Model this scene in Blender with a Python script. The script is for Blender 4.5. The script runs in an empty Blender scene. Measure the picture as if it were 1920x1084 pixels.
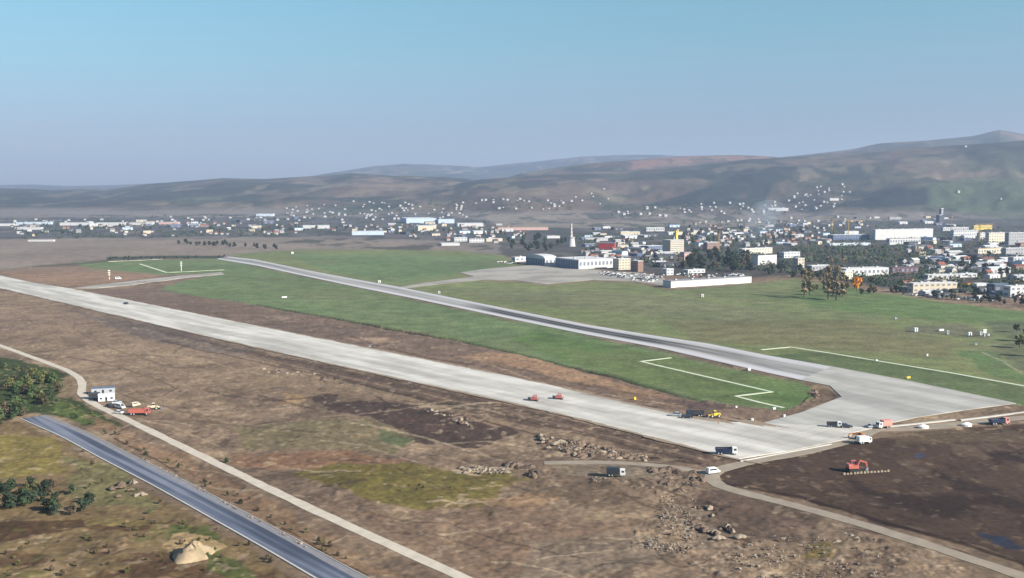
import bpy, bmesh, math, random
import numpy as np
from mathutils import Vector, Matrix
random.seed(7)
SC = bpy.context.scene
COL = SC.collection
R = math.radians
# ------------------------------------------------------------------ camera
F, CX, CY, H, HOR = 1900.0, 960.0, 542.0, 105.0, 355.0     # photo pixels (1920 wide), metres
TH = math.atan((CY-HOR)/F)
cd = bpy.data.cameras.new('camera'); cam = bpy.data.objects.new('camera', cd); COL.objects.link(cam)
cd.sensor_width = 36.0; cd.lens = 36.0*F/1920.0; cd.clip_start = 1.0; cd.clip_end = 60000
cam.location = (0, 0, H); cam.rotation_euler = (math.pi/2-TH, 0, 0); SC.camera = cam
# ------------------------------------------------------------------ light
SUN_EL = R(27); SX, SY = 0.88, -0.475
SUN_AZ = math.atan2(SX, SY)
w = bpy.data.worlds.new('World'); SC.world = w; w.use_nodes = True
nt = w.node_tree; nt.nodes.clear()
out = nt.nodes.new('ShaderNodeOutputWorld'); bg = nt.nodes.new('ShaderNodeBackground')
sky = nt.nodes.new('ShaderNodeTexSky'); sky.sky_type = 'NISHITA'; sky.sun_disc = False
sky.sun_elevation = SUN_EL; sky.sun_rotation = SUN_AZ
sky.air_density = 1.0; sky.dust_density = 0.6; sky.ozone_density = 2.5; sky.altitude = 300
bg.inputs['Strength'].default_value = 0.07
tc = nt.nodes.new('ShaderNodeTexCoord'); sp = nt.nodes.new('ShaderNodeSeparateXYZ')
nt.links.new(tc.outputs['Generated'], sp.inputs[0])
rp = nt.nodes.new('ShaderNodeValToRGB'); nt.links.new(sp.outputs['Z'], rp.inputs[0])
SKY_RAMP = [(0.0, (.44, .47, .62)), (0.06, (.53, .55, .68)), (0.12, (.64, .77, .76)), (0.20, (.70, .98, .87)), (0.5, (.9, .95, .9))]
e = rp.color_ramp.elements
e[0].position, e[0].color = SKY_RAMP[0][0], (*SKY_RAMP[0][1], 1)
e[1].position, e[1].color = SKY_RAMP[-1][0], (*SKY_RAMP[-1][1], 1)
for p_, c_ in SKY_RAMP[1:-1]:
    k_ = e.new(p_); k_.color = (*c_, 1)
mx = nt.nodes.new('ShaderNodeMix'); mx.data_type = 'RGBA'; mx.blend_type = 'MULTIPLY'; mx.inputs[0].default_value = 1
nt.links.new(sky.outputs[0], mx.inputs[6]); nt.links.new(rp.outputs[0], mx.inputs[7])
nt.links.new(mx.outputs[2], bg.inputs[0]); nt.links.new(bg.outputs[0], out.inputs[0])
sd = bpy.data.lights.new('sun', 'SUN'); so = bpy.data.objects.new('sun', sd); COL.objects.link(so)
sd.energy = 4.8; sd.angle = R(0.5); sd.color = (1.0, .93, .82)
so.rotation_euler = Vector((SX*math.cos(SUN_EL), SY*math.cos(SUN_EL), math.sin(SUN_EL))).to_track_quat('Z', 'Y').to_euler()
SC.view_settings.view_transform = 'Standard'; SC.view_settings.look = 'None'
SC.view_settings.exposure = 1.12; SC.view_settings.gamma = 1
HAZE_DENSITY = 7.6e-5; HAZE_COL = (.50, .64, .92)
# ------------------------------------------------------------------ projection helpers
ct, st = math.cos(TH), math.sin(TH)
def ray(px, py):
    u, v = (px-CX)/F, (py-CY)/F
    return u, ct-v*st, -st-v*ct
def proj(x, y, z):
    dz = H-z
    dep = y*ct+dz*st
    return CX+F*x/dep, CY+F*(dz*ct-y*st)/dep
def slope_at(py):
    v = (py-CY)/F
    return (-st-v*ct)/(ct-v*st)
def G(px, py, z=0.0):
    u, f, d = ray(px, py); t = (z-H)/d
    return (u*t, f*t)
def lin(c):
    c = np.asarray(c, float)/255.0
    return np.where(c <= .04045, c/12.92, ((c+.055)/1.055)**2.4)
KALB = 0.62
def alb(r, g, b, k=KALB): return tuple(float(v) for v in lin((r, g, b))*k)
# ------------------------------------------------------------------ numpy noise
def _h(ix, iy, s):
    n = (ix.astype(np.int64)*374761393+iy.astype(np.int64)*668265263+s*1442695041) & 0xFFFFFFFF
    n = ((n ^ (n >> 13))*1274126177) & 0xFFFFFFFF
    n = n ^ (n >> 16)
    return (n & 0xFFFFFF)/float(0xFFFFFF)
def vnoise(x, y, s=0):
    x0, y0 = np.floor(x), np.floor(y); fx, fy = x-x0, y-y0
    fx = fx*fx*(3-2*fx); fy = fy*fy*(3-2*fy)
    a, b = _h(x0, y0, s), _h(x0+1, y0, s); c, d = _h(x0, y0+1, s), _h(x0+1, y0+1, s)
    return (a*(1-fx)+b*fx)*(1-fy)+(c*(1-fx)+d*fx)*fy
def fbm(x, y, sc, o=4, s=0):
    r = 0; a = .5; x = x/sc; y = y/sc; tot = 0
    for i in range(o):
        r = r+a*(vnoise(x, y, s+i)*2-1); tot += a; a *= .5; x = x*2.03+17.1; y = y*2.03+5.3
    return r/tot
def smooth(t): t = np.clip(t, 0, 1); return t*t*(3-2*t)
def cells(x, y, sc, s=0):
    gx, gy = np.floor(x/sc), np.floor(y/sc); best = np.full(x.shape, 1e18); idv = np.zeros(x.shape)
    for i in (-1, 0, 1):
        for j in (-1, 0, 1):
            cx, cy = gx+i, gy+j
            px_ = (cx+_h(cx, cy, s))*sc; py_ = (cy+_h(cx, cy, s+9))*sc
            d = (x-px_)**2+(y-py_)**2; m = d < best
            best = np.where(m, d, best); idv = np.where(m, _h(cx, cy, s+21), idv)
    return idv
# ------------------------------------------------------------------ terrain height
RIDGES = [  # crest distance, foot distance, points (column px, row px)
    (5600, 3600, [(-6000, 380), (560, 380), (700, 366), (830, 350), (900, 337), (1050, 325), (1180, 320), (1300, 310), (1400, 299), (1560, 290), (1700, 279), (1850, 269), (1920, 264), (2300, 250), (8000, 230)]),
    (7800, 5600, [(-6000, 440), (900, 430), (1200, 330), (1430, 298), (1500, 292), (1600, 280), (1650, 270), (1750, 263), (1820, 256), (1850, 249), (1870, 245), (1900, 249), (1920, 253), (2200, 262), (8000, 262)]),
    (7000, 5500, [(-6000, 440), (760, 430), (900, 350), (980, 325), (1080, 309), (1180, 300), (1280, 293), (1380, 291), (1440, 294), (1520, 302), (1700, 330), (8000, 400)]),
    (6800, 3900, [(-6000, 330), (-600, 345), (-100, 353), (0, 353), (60, 354), (100, 357), (170, 354), (200, 356), (260, 347), (340, 341), (420, 335), (500, 336), (600, 330), (660, 326), (740, 330), (840, 333), (960, 345), (1200, 380), (8000, 400)]),
    (12500, 9000, [(-6000, 345), (-100, 350), (0, 347), (60, 346), (140, 349), (220, 347), (300, 343), (380, 344), (450, 340), (560, 334), (640, 322), (700, 312), (760, 308), (860, 311), (900, 314), (960, 308), (1020, 302), (1090, 294), (1150, 291), (1240, 291), (1350, 296), (1600, 310), (8000, 330)]),
]
def height(x, y):
    x = np.asarray(x, float); y = np.asarray(y, float)
    D = np.maximum(y, 1.0)
    a = CX+F*x/(D*ct)
    h = np.zeros_like(x)
    n1 = fbm(x, y, 900, 5, 3); n2 = fbm(x, y, 260, 4, 31)
    for k, (dc, df, pts) in enumerate(RIDGES):
        p = np.array(pts, float)
        yy = np.interp(a, p[:, 0], p[:, 1])
        dcv = dc*(1+.05*np.sin(a/170.0+k*2.0))
        zc = H+np.vectorize(slope_at)(yy)*dcv
        zc = np.maximum(zc, 0)
        t = (D-df)/(dcv-df)
        up = smooth(t)**.8
        prof = np.where(t < 1, up, 1-.8*smooth((D-dcv)/(dc*.35)))
        slope_w = np.clip(4*t*(1-t), 0, 1)
        hh = zc*prof*(1+.02*n1+.01*n2)+zc*slope_w*np.clip(1-t, 0, 1)*(.34*n1+.24*n2)
        h = np.maximum(h, np.where(t > 0, hh, 0))
    return h
def ground_at(px, py):
    """world point where the sight line of a photo pixel meets the land"""
    u, f, d = ray(px, py)
    if d < -1e-4:
        t = -H/d
        if f*t < 3500: return (u*t, f*t, 0.0)
    ts = np.linspace(3300, 14000, 900)
    z = H+ts*d; hs = height(u*ts, f*ts)
    i = np.argmax(hs >= z)
    if hs[i] < z[i]: i = 300
    return (u*ts[i], f*ts[i], float(hs[i]))
# ------------------------------------------------------------------ polygons in plan (given by their photo outline)
def inpoly(px, py, poly):
    r = np.zeros(px.shape, bool); n = len(poly); j = n-1
    for i in range(n):
        xi, yi = poly[i]; xj, yj = poly[j]
        if yi != yj:
            c = ((yi > py) != (yj > py)) & (px < (xj-xi)*(py-yi)/(yj-yi)+xi); r ^= c
        j = i
    return r
def polydist(px, py, poly, asp=2.5):
    """signed distance in row pixels, columns squeezed"""
    d = np.full(px.shape, 1e9); n = len(poly)
    for i in range(n):
        x0, y0 = poly[i]; x1, y1 = poly[(i+1) % n]
        x0 /= asp; x1 /= asp; qx = px/asp
        dx, dy = x1-x0, y1-y0; L = dx*dx+dy*dy+1e-9
        t = np.clip(((qx-x0)*dx+(py-y0)*dy)/L, 0, 1)
        d = np.minimum(d, np.hypot(qx-x0-t*dx, py-y0-t*dy))
    return np.where(inpoly(px, py, poly), d, -d)
SLAB_LOW = [(-260, 480), (-120, 513), (0, 541), (130, 571), (240, 597), (360, 625), (480, 652), (600, 679), (720, 705), (840, 731), (960, 757), (1080, 785), (1180, 811), (1280, 837), (1380, 862)]
SLAB_UP = [(-260, 462), (-120, 492), (0, 517), (60, 530), (130, 541), (225, 560), (360, 587), (480, 611), (600, 635), (720, 659), (840, 683), (960, 707), (1100, 738), (1230, 769), (1300, 784), (1370, 792), (1430, 794)]
OLD_UP = [(425, 481), (480, 487), (576, 507), (672, 525), (742, 537), (850, 559), (905, 570), (960, 581), (1100, 609), (1210, 627), (1330, 645), (1440, 667), (1560, 688)]
OLD_LOW = [(400, 485), (480, 498), (576, 519), (680, 541), (730, 551), (775, 560), (870, 580), (955, 598), (1090, 626), (1235, 653), (1330, 675), (1440, 700), (1500, 713)]
SLAB = SLAB_LOW+[(1480, 846), (1590, 824), (1600, 812), (1640, 803), (1560, 800), (1430, 794)]+SLAB_UP[::-1]
JOIN = [(1500, 713), (1556, 724), (1578, 745), (1500, 775), (1430, 794), (1560, 801), (1640, 804), (1665, 795), (1720, 783), (1820, 768), (1905, 757), (1830, 741), (1700, 714), (1560, 688)]
APRON = [(862, 511), (905, 505), (960, 500), (1010, 497), (1080, 503), (1130, 508), (1200, 512), (1245, 520), (1252, 537), (1190, 528), (1110, 525), (1024, 533), (965, 526), (905, 525), (840, 531), (765, 540), (735, 541), (800, 530), (890, 519)]
# ------------------------------------------------------------------ materials
MATS = {}
def mat(name, col, rough=.8, var=.18, scale=.6, metal=0, obj=False, rnd=0.0, emit=None):
    if name in MATS: return MATS[name]
    m = bpy.data.materials.new(name); m.use_nodes = True; n = m.node_tree; b = n.nodes['Principled BSDF']
    b.inputs['Roughness'].default_value = rough; b.inputs['Metallic'].default_value = metal
    g = n.nodes.new('ShaderNodeNewGeometry'); t = n.nodes.new('ShaderNodeTexNoise')
    t.inputs['Scale'].default_value = scale; t.inputs['Detail'].default_value = 4
    if obj:
        tcn = n.nodes.new('ShaderNodeTexCoord'); n.links.new(tcn.outputs['Object'], t.inputs['Vector'])
    else: n.links.new(g.outputs['Position'], t.inputs['Vector'])
    r_ = n.nodes.new('ShaderNodeMapRange'); r_.inputs['From Min'].default_value = .3; r_.inputs['From Max'].default_value = .7
    r_.inputs['To Min'].default_value = 1-var; r_.inputs['To Max'].default_value = 1+var
    n.links.new(t.outputs['Fac'], r_.inputs['Value'])
    v = n.nodes.new('ShaderNodeVectorMath'); v.operation = 'SCALE'; v.inputs[0].default_value = col[:3]
    if rnd:
        oi = n.nodes.new('ShaderNodeObjectInfo'); q = n.nodes.new('ShaderNodeMapRange')
        q.inputs['To Min'].default_value = 1-rnd; q.inputs['To Max'].default_value = 1+rnd
        n.links.new(oi.outputs['Random'], q.inputs['Value'])
        mm = n.nodes.new('ShaderNodeMath'); mm.operation = 'MULTIPLY'
        n.links.new(q.outputs[0], mm.inputs[0]); n.links.new(r_.outputs[0], mm.inputs[1]); n.links.new(mm.outputs[0], v.inputs['Scale'])
    else: n.links.new(r_.outputs[0], v.inputs['Scale'])
    n.links.new(v.outputs[0], b.inputs['Base Color'])
    MATS[name] = m; return m
# ------------------------------------------------------------------ mesh builder
class MB:
    def __init__(s): s.v = []; s.f = []; s.m = []
    def add(s, vs, fs, mi=0):
        o = len(s.v); s.v += [tuple(p) for p in vs]
        for f in fs: s.f.append([o+i for i in f]); s.m.append(mi)
    def box(s, x0, x1, y0, y1, z0, z1, mi=0, tx=0, ty=0):
        """box, its top pulled in by tx / ty"""
        vs = [(x0, y0, z0), (x1, y0, z0), (x1, y1, z0), (x0, y1, z0), (x0+tx, y0+ty, z1), (x1-tx, y0+ty, z1), (x1-tx, y1-ty, z1), (x0+tx, y1-ty, z1)]
        s.add(vs, [(0, 3, 2, 1), (4, 5, 6, 7), (0, 1, 5, 4), (1, 2, 6, 5), (2, 3, 7, 6), (3, 0, 4, 7)], mi)
    def prism(s, prof, y0, y1, mi=0):
        """outline in x-z pushed along y"""
        n = len(prof); vs = [(x, y0, z) for x, z in prof]+[(x, y1, z) for x, z in prof]
        s.add(vs, [list(range(n)), list(range(2*n-1, n-1, -1))]+[(i, n+i, n+(i+1) % n, (i+1) % n) for i in range(n)], mi)
    def prismx(s, prof, x0, x1, mi=0):
        n = len(prof); vs = [(x0, y, z) for y, z in prof]+[(x1, y, z) for y, z in prof]
        s.add(vs, [list(range(n)), list(range(2*n-1, n-1, -1))]+[(i, n+i, n+(i+1) % n, (i+1) % n) for i in range(n)], mi)
    def cyl(s, p0, p1, r0, r1=None, n=10, mi=0):
        r1 = r0 if r1 is None else r1
        a, b = Vector(p0), Vector(p1); q = (b-a).to_track_quat('Z', 'Y'); vs = []
        for c, r in ((a, r0), (b, r1)):
            for i in range(n):
                t = 2*math.pi*i/n; vs.append(c+q @ Vector((math.cos(t)*r, math.sin(t)*r, 0)))
        s.add(vs, [list(range(n-1, -1, -1)), list(range(n, 2*n))]+[(i, (i+1) % n, n+(i+1) % n, n+i) for i in range(n)], mi)
    def build(s, name, mats, parent=None, loc=None, smooth_=False):
        me = bpy.data.meshes.new(name); me.from_pydata(s.v, [], s.f)
        for m in (mats if isinstance(mats, (list, tuple)) else [mats]): me.materials.append(m)
        me.polygons.foreach_set('material_index', s.m)
        if smooth_: me.polygons.foreach_set('use_smooth', [True]*len(s.f))
        bm = bmesh.new(); bm.from_mesh(me); bmesh.ops.recalc_face_normals(bm, faces=bm.faces); bm.to_mesh(me); bm.free()
        o = bpy.data.objects.new(name, me); COL.objects.link(o)
        if parent: o.parent = parent
        if loc: o.location = loc
        return o
def tag(o, label, cat, group=None, kind=None):
    if label: o['label'] = label
    if cat: o['category'] = cat
    if group: o['group'] = group
    if kind: o['kind'] = kind
    return o
def thing(name, label, cat, loc=(0, 0, 0), rz=0, group=None):
    o = bpy.data.objects.new(name, None); COL.objects.link(o); o.empty_display_size = .5
    o.location = loc; o.rotation_euler = (0, 0, rz); tag(o, label, cat, group); return o
KIDS = {}
def dup(root, loc, rz, label=None, group=None, scale=1):
    def cp(o, par):
        c = o.copy(); COL.objects.link(c); c.parent = par
        for ch in KIDS.setdefault(o.name, [k for k in o.children]): cp(ch, c)
        return c
    r_ = cp(root, None); r_.location = loc; r_.rotation_euler = (0, 0, rz)
    r_.scale = (scale,)*3 if not isinstance(scale, tuple) else scale
    if label: r_['label'] = label
    if group: r_['group'] = group
    return r_
USED = set()
def spawn(root, loc, rz, label=None, group=None, scale=1):
    """first use moves the thing itself, later ones copy it"""
    if root.name not in USED:
        USED.add(root.name); root.location = loc; root.rotation_euler = (0, 0, rz)
        root.scale = (scale,)*3 if not isinstance(scale, tuple) else scale
        if label: root['label'] = label
        if group: root['group'] = group
        return root
    return dup(root, loc, rz, label, group, scale)
# ------------------------------------------------------------------ the land
xs = np.concatenate([np.linspace(-9000, -700, 24), np.linspace(-600, -220, 24), np.arange(-210, 2131, 2.0), np.linspace(2140, 2520, 24), np.linspace(2620, 11000, 24)])
rows = np.concatenate([np.geomspace(30, 250, 14), [G(960, y)[1] for y in np.arange(1120, 410, -1.35)]])
rows = rows[np.concatenate([[True], np.diff(rows) > 0])]
rows = np.concatenate([rows, np.geomspace(rows[-1]*1.012, 15500, 250)])
A, Dm = np.meshgrid(xs, rows)
X = (A-CX)/F*(Dm*ct+H*st); Y = Dm.copy()
lim = 15800; X = np.clip(X, -lim-Y*.05, lim+Y*.05)
Z = height(X, Y)
PX, PY = proj(X, Y, Z)
PX0, PY0 = proj(X, Y, 0*Z)
# edge wander, in metres turned to pixels of the outline
dep = Y*ct+(H-Z)*st
wx = (fbm(X, Y, 22, 4, 5)*7+fbm(X, Y, 5, 2, 6)*1.5)*F/dep
wy = (fbm(X, Y, 22, 4, 15)*7+fbm(X, Y, 5, 2, 16)*1.5)*F*H/np.maximum(Y, 50)**2
QX, QY = PX+wx, PY+wy
C = np.empty(X.shape+(3,)); C[:] = alb(138, 121, 104)
nl = fbm(X, Y, 160, 5, 40); nm = fbm(X, Y, 35, 4, 50); ns = fbm(X, Y, 7, 3, 60)
def paint(poly, col, soft=2.0, amt=1.0, noise=None, asp=2.5, wan=1.0):
    """a patch of ground cover: outline, own colour, ragged edge"""
    b = np.array(poly, float); m = (PX > b[:, 0].min()-60) & (PX < b[:, 0].max()+60) & (PY > b[:, 1].min()-25) & (PY < b[:, 1].max()+25)
    d = polydist(PX[m]+wx[m]*wan, PY[m]+wy[m]*wan, poly, asp)
    a_ = smooth(d/soft+.5)*amt
    if noise is not None: a_ = a_*smooth(noise[m]*2.2+.5)
    C[m] = C[m]*(1-a_[:, None])+np.array(alb(*col))*a_[:, None]
def wash(mask, col):
    C[:] = C*(1-mask[..., None])+np.array(alb(*col))*mask[..., None]
wash(smooth(nl*2.0)*.55, (158, 140, 118)); wash(smooth(-nl*2.2)*.45, (118, 103, 92))
wash(smooth(nm*5-.9)*.32, (158, 140, 116)); wash(smooth(-nm*5-1.1)*.32, (108, 93, 82))
an = fbm(X*.75+Y*.66, (Y*.75-X*.66)*4.0, 60, 5, 400); wash(smooth(an*6-1.5)*.4, (168, 148, 122)); wash(smooth(-an*6-1.5)*.42, (96, 84, 76))
an = fbm(X, Y*.45, 16, 4, 410); wash(smooth(an*6-2.2)*.4, (170, 150, 124)); wash(smooth(-an*6-2.2)*.4, (96, 84, 76))
# far valley floor and town ground
paint([(-9000, 372), (11000, 372), (11000, 478), (-9000, 478)], (140, 130, 122), 8)
paint([(-400, 446), (330, 450), (560, 446), (900, 462), (900, 476), (600, 478), (430, 482), (200, 487), (0, 505), (-400, 505)], (150, 136, 124), 5)
paint([(-400, 408), (600, 408), (760, 402), (930, 414), (940, 452), (640, 444), (330, 444), (-400, 452)], (96, 94, 98), 4, .85)
paint([(930, 424), (1500, 418), (2400, 400), (2400, 560), (1700, 545), (1500, 515), (1410, 520), (1250, 515), (1100, 500), (940, 480)], (84, 82, 80), 4, .9)
paint([(905, 402), (1100, 402), (1260, 408), (1480, 412), (1440, 424), (1100, 428), (930, 424)], (150, 140, 126), 3, .9)
paint([(1040, 408), (1300, 410), (1280, 416), (1050, 415)], (128, 112, 104), 2, .7)
paint([(1440, 405), (1750, 402), (1740, 412), (1450, 416)], (140, 132, 120), 2, .6)
paint([(1470, 458), (1680, 455), (1780, 475), (1690, 495), (1480, 488)], (84, 79, 74), 3, .8)
# hills: field patchwork
hill = smooth((Z-8)/25)
cid = cells(X+fbm(X, Y, 300, 3, 70)*140, Y*.55+fbm(X, Y, 300, 3, 71)*140, 230, 80)
big = fbm(X, Y, 1400, 4, 90)
pal = np.array([alb(*c) for c in [(116, 102, 92), (124, 106, 90), (98, 96, 78), (134, 116, 96), (88, 94, 70), (104, 90, 82), (78, 88, 62), (140, 120, 102), (96, 88, 76)]])
hc = (pal[(np.clip(cid, 0, .999)*len(pal)).astype(int)]*.62+np.array(alb(108, 94, 84))*.38)*.82
hc = hc*(1-.35*smooth(-big*3)[..., None])+np.array(alb(74, 82, 60))*.35*smooth(-big*3)[..., None]
C[:] = C*(1-hill[..., None])+hc*hill[..., None]
wd = smooth(fbm(X, Y, 420, 5, 95)*6-.6)*hill*.85
C[:] = C*(1-wd[..., None])+np.array(alb(54, 62, 48))*wd[..., None]
paint([(1200, 388), (1260, 372), (1340, 345), (1400, 315), (1470, 300), (1550, 300), (1530, 320), (1450, 345), (1430, 388), (1300, 390)], (38, 48, 42), 5, .95)
paint([(1560, 388), (1600, 370), (1660, 354), (1750, 350), (1762, 368), (1740, 384), (1640, 390)], (36, 46, 40), 3, .97)
paint([(1745, 345), (1800, 335), (1930, 320), (2200, 320), (2200, 425), (1940, 420), (1800, 400), (1740, 385)], (88, 102, 70), 8, .8)
paint([(1700, 300), (1900, 280), (2100, 300), (1920, 318), (1800, 322), (1720, 318)], (92, 98, 76), 6, .5)
paint([(1100, 312), (1240, 296), (1300, 293), (1440, 291), (1450, 299), (1300, 305), (1180, 318)], (166, 122, 104), 3, .6)
paint([(1440, 300), (1600, 296), (1690, 300), (1600, 310), (1480, 312)], (150, 122, 106), 3, .4)
paint([(480, 340), (560, 338), (720, 346), (850, 346), (820, 352), (640, 350)], (150, 132, 118), 2, .4)
paint([(330, 372), (420, 368), (500, 372), (430, 380), (330, 380)], (92, 106, 84), 3, .6)
paint([(600, 392), (690, 388), (720, 398), (640, 404), (560, 402)], (88, 98, 82), 2, .6)
paint([(560, 376), (640, 370), (800, 372), (820, 384), (700, 384), (560, 388)], (128, 108, 100), 3, .5)
paint([(1270, 388), (1450, 384), (1560, 392), (1560, 400), (1260, 402)], (112, 104, 98), 3, .6)
tg = inpoly(PX, PY, [(-400, 408), (600, 400), (2400, 400), (2400, 560), (1700, 545), (1500, 515), (1250, 515), (940, 480), (330, 446), (-400, 452)])
wash(smooth(fbm(X, Y*.5, 70, 4, 300)*5-1.3)*.5*tg, (140, 132, 122)); wash(smooth(fbm(X, Y*.5, 60, 4, 310)*5-.2)*.75*tg, (66, 72, 62))
wash(smooth(fbm(X, Y*.7, 240, 5, 320)*4-.9)*.5*hill, (150, 134, 112)); wash(smooth(fbm(X, Y*.7, 330, 5, 330)*7-1.4)*.8*hill, (50, 58, 46)); wash(smooth(fbm(X, Y*.5, 150, 5, 340)*6-1.6)*.5*hill, (150, 138, 112)); wash(smooth(-fbm(X, Y*.5, 120, 5, 350)*6-1.3)*.6*hill, (58, 64, 48))
# airfield grass
GRASS_B = [(430, 478), (480, 473), (560, 468), (700, 468), (850, 470), (940, 478), (990, 500), (860, 512), (905, 527), (965, 528), (1024, 535), (1110, 527), (1190, 530), (1250, 544), (1410, 532), (1500, 522), (1630, 548), (1700, 552), (1760, 565), (1920, 582), (2400, 640), (2400, 850), (2000, 774), (1905, 760), (1560, 690), (1440, 669), (960, 582), (742, 538), (480, 489)]
paint(GRASS_B, (128, 136, 90), 3)
paint([(540, 478), (700, 476), (930, 482), (960, 498), (860, 512), (760, 534), (680, 520), (600, 505)], (112, 134, 90), 6, .85)
paint([(1480, 548), (1560, 532), (1640, 548), (1760, 566), (1920, 584), (2300, 630), (2300, 660), (1920, 615), (1840, 606), (1640, 590), (1520, 574)], (106, 128, 76), 4, .95)
paint([(840, 540), (1100, 545), (1300, 560), (1500, 590), (1400, 610), (1100, 580), (900, 560)], (124, 124, 94), 6, .7)
paint([(1250, 600), (1600, 600), (1800, 640), (1780, 670), (1500, 650), (1300, 640)], (124, 118, 84), 8, .8)
paint([(1440, 668), (1500, 656), (1700, 680), (1920, 728), (2200, 790), (2200, 830), (1905, 757), (1700, 713), (1560, 688)], (96, 110, 72), 4, .9)
paint([(1800, 655), (1850, 658), (1920, 700), (2100, 740), (2100, 760), (1920, 720), (1830, 690)], (92, 122, 72), 5, .8)
paint([(1830, 600), (2000, 600), (2000, 720), (1920, 690), (1850, 655), (1900, 640)], (98, 100, 80), 5, .7)
paint([(1690, 612), (1800, 606), (1860, 622), (1860, 634), (1800, 630), (1700, 622)], (112, 106, 90), 3, .7)
GRASS_A = [(140, 492), (210, 490), (420, 485), (470, 498), (576, 521), (730, 553), (870, 582), (960, 600), (1235, 655), (1330, 678), (1440, 703), (1505, 716), (1524, 730), (1512, 748), (1500, 760), (1472, 770), (1390, 762), (1310, 750), (1240, 730), (1150, 704), (1060, 684), (960, 660), (860, 635), (760, 618), (640, 598), (480, 571), (380, 556), (290, 546), (330, 530), (430, 510), (300, 515), (170, 508)]
paint(GRASS_A, (116, 134, 90), 2)
paint([(1000, 618), (1235, 662), (1440, 706), (1515, 722), (1505, 758), (1390, 760), (1240, 726), (1060, 678), (960, 640)], (102, 126, 72), 6, .9)
paint([(420, 510), (560, 530), (700, 560), (860, 600), (860, 628), (640, 592), (400, 552), (330, 540)], (116, 132, 90), 6, .8)
paint([(60, 502), (150, 500), (300, 515), (230, 530), (130, 538), (40, 525), (0, 512)], (152, 128, 108), 4, .9)
gA = (inpoly(PX, PY, GRASS_A) | inpoly(PX, PY, GRASS_B))*1.0
c_, s_ = math.cos(-.72), math.sin(-.72); U_, V_ = X*c_+Y*s_, -X*s_+Y*c_
mw = fbm(U_/6, V_, 26, 4, 500); wash(gA*smooth(mw*4-.5)*.16, (142, 138, 98)); wash(gA*smooth(-mw*4-.5)*.14, (92, 114, 72))
mw = fbm(X, Y*.7, 90, 4, 510); wash(gA*smooth(mw*4-.6)*.22, (136, 130, 94)); mw = fbm(X, Y, 9, 3, 520); wash(gA*smooth(mw*5-1.9)*.25, (150, 142, 108))
# bare strip beside the new runway
paint([(150, 541), (290, 540), (380, 556), (560, 586), (700, 608), (850, 634), (960, 660), (1060, 686), (1150, 706), (1240, 732), (1310, 752), (1400, 764), (1500, 768), (1560, 745), (1500, 776), (1430, 792), (1300, 782), (960, 706), (480, 610), (230, 560)], (124, 108, 97), 3, .9)
paint([(660, 633), (720, 630), (755, 637), (700, 642)], (168, 146, 126), 2, .9)
paint([(500, 592), (545, 592), (540, 600), (500, 600)], (156, 140, 124), 2, .7)
paint([(850, 668), (910, 658), (1000, 668), (1100, 700), (1180, 722), (1280, 748), (1200, 750), (1100, 722), (1000, 696), (930, 686)], (164, 136, 110), 4, .85)
paint([(1050, 712), (1200, 735), (1330, 760), (1300, 775), (1180, 748)], (110, 94, 84), 3, .6)
paint([(1525, 725), (1558, 727), (1574, 745), (1530, 757), (1512, 748)], (120, 104, 90), 2, .95)
paint([(1270, 750), (1320, 752), (1390, 765), (1330, 772), (1290, 768)], (88, 78, 78), 2, .6)
paint([(1330, 770), (1500, 768), (1450, 786), (1340, 784)], (140, 122, 106), 2, .8)
# dark foot of the runway bank
paint([(480, 655), (960, 760), (1380, 866), (1300, 872), (1200, 848), (1080, 812), (960, 788), (840, 758), (600, 700), (400, 650)], (106, 92, 83), 3, .9)
paint([(120, 580), (300, 612), (480, 655), (460, 668), (300, 640), (180, 606)], (112, 104, 102), 4, .7)
paint([(0, 570), (160, 590), (280, 640), (200, 650), (0, 620)], (146, 128, 112), 6, .5)
paint([(420, 600), (600, 640), (560, 620)], (120, 108, 100), 3, .4)
# middle ground patches
paint([(300, 665), (380, 668), (390, 682), (320, 684)], (160, 142, 118), 3, .8)
paint([(160, 705), (240, 700), (250, 720), (160, 722)], (158, 140, 120), 3, .6)
paint([(420, 690), (520, 690), (640, 712), (700, 735), (600, 740), (470, 715)], (150, 132, 110), 4, .7)
paint([(520, 735), (560, 742), (560, 760), (520, 755)], (166, 138, 106), 3, .8)
paint([(568, 742), (630, 738), (640, 752), (760, 753), (800, 760), (880, 790), (960, 796), (980, 805), (900, 835), (800, 828), (690, 782), (615, 768), (600, 756)], (88, 76, 72), 2.5, .97)
paint([(300, 770), (420, 762), (560, 765), (560, 772), (360, 785)], (150, 132, 112), 2, .5)
paint([(440, 800), (620, 782), (690, 786), (790, 820), (760, 850), (600, 846), (470, 840)], (124, 116, 90), 6, .8)
paint([(700, 806), (790, 822), (770, 838), (720, 832)], (100, 112, 82), 3, .8)
paint([(440, 850), (640, 848), (780, 862), (700, 880), (560, 885), (440, 875)], (142, 112, 90), 4, .8)
paint([(540, 888), (620, 874), (760, 868), (940, 884), (985, 898), (930, 925), (890, 955), (800, 958), (700, 935), (600, 912)], (116, 108, 66), 4, .95)
paint([(860, 875), (955, 876), (950, 888), (870, 888)], (190, 170, 146), 2, .8)
paint([(900, 935), (1000, 922), (1060, 940), (1000, 960), (900, 955)], (166, 138, 108), 4, .7)
paint([(640, 960), (1000, 950), (1180, 980), (1200, 1040), (900, 1084), (800, 1040)], (132, 112, 96), 10, .7)
paint([(1000, 900), (1120, 905), (1230, 940), (1160, 960), (1000, 930)], (112, 98, 84), 6, .6)
paint([(980, 1010), (1200, 990), (1260, 1040), (1120, 1084), (1000, 1084)], (128, 118, 106), 8, .6)
paint([(1300, 915), (1400, 930), (1540, 965), (1500, 1010), (1380, 1000), (1290, 960)], (104, 90, 82), 6, .8)
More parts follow.
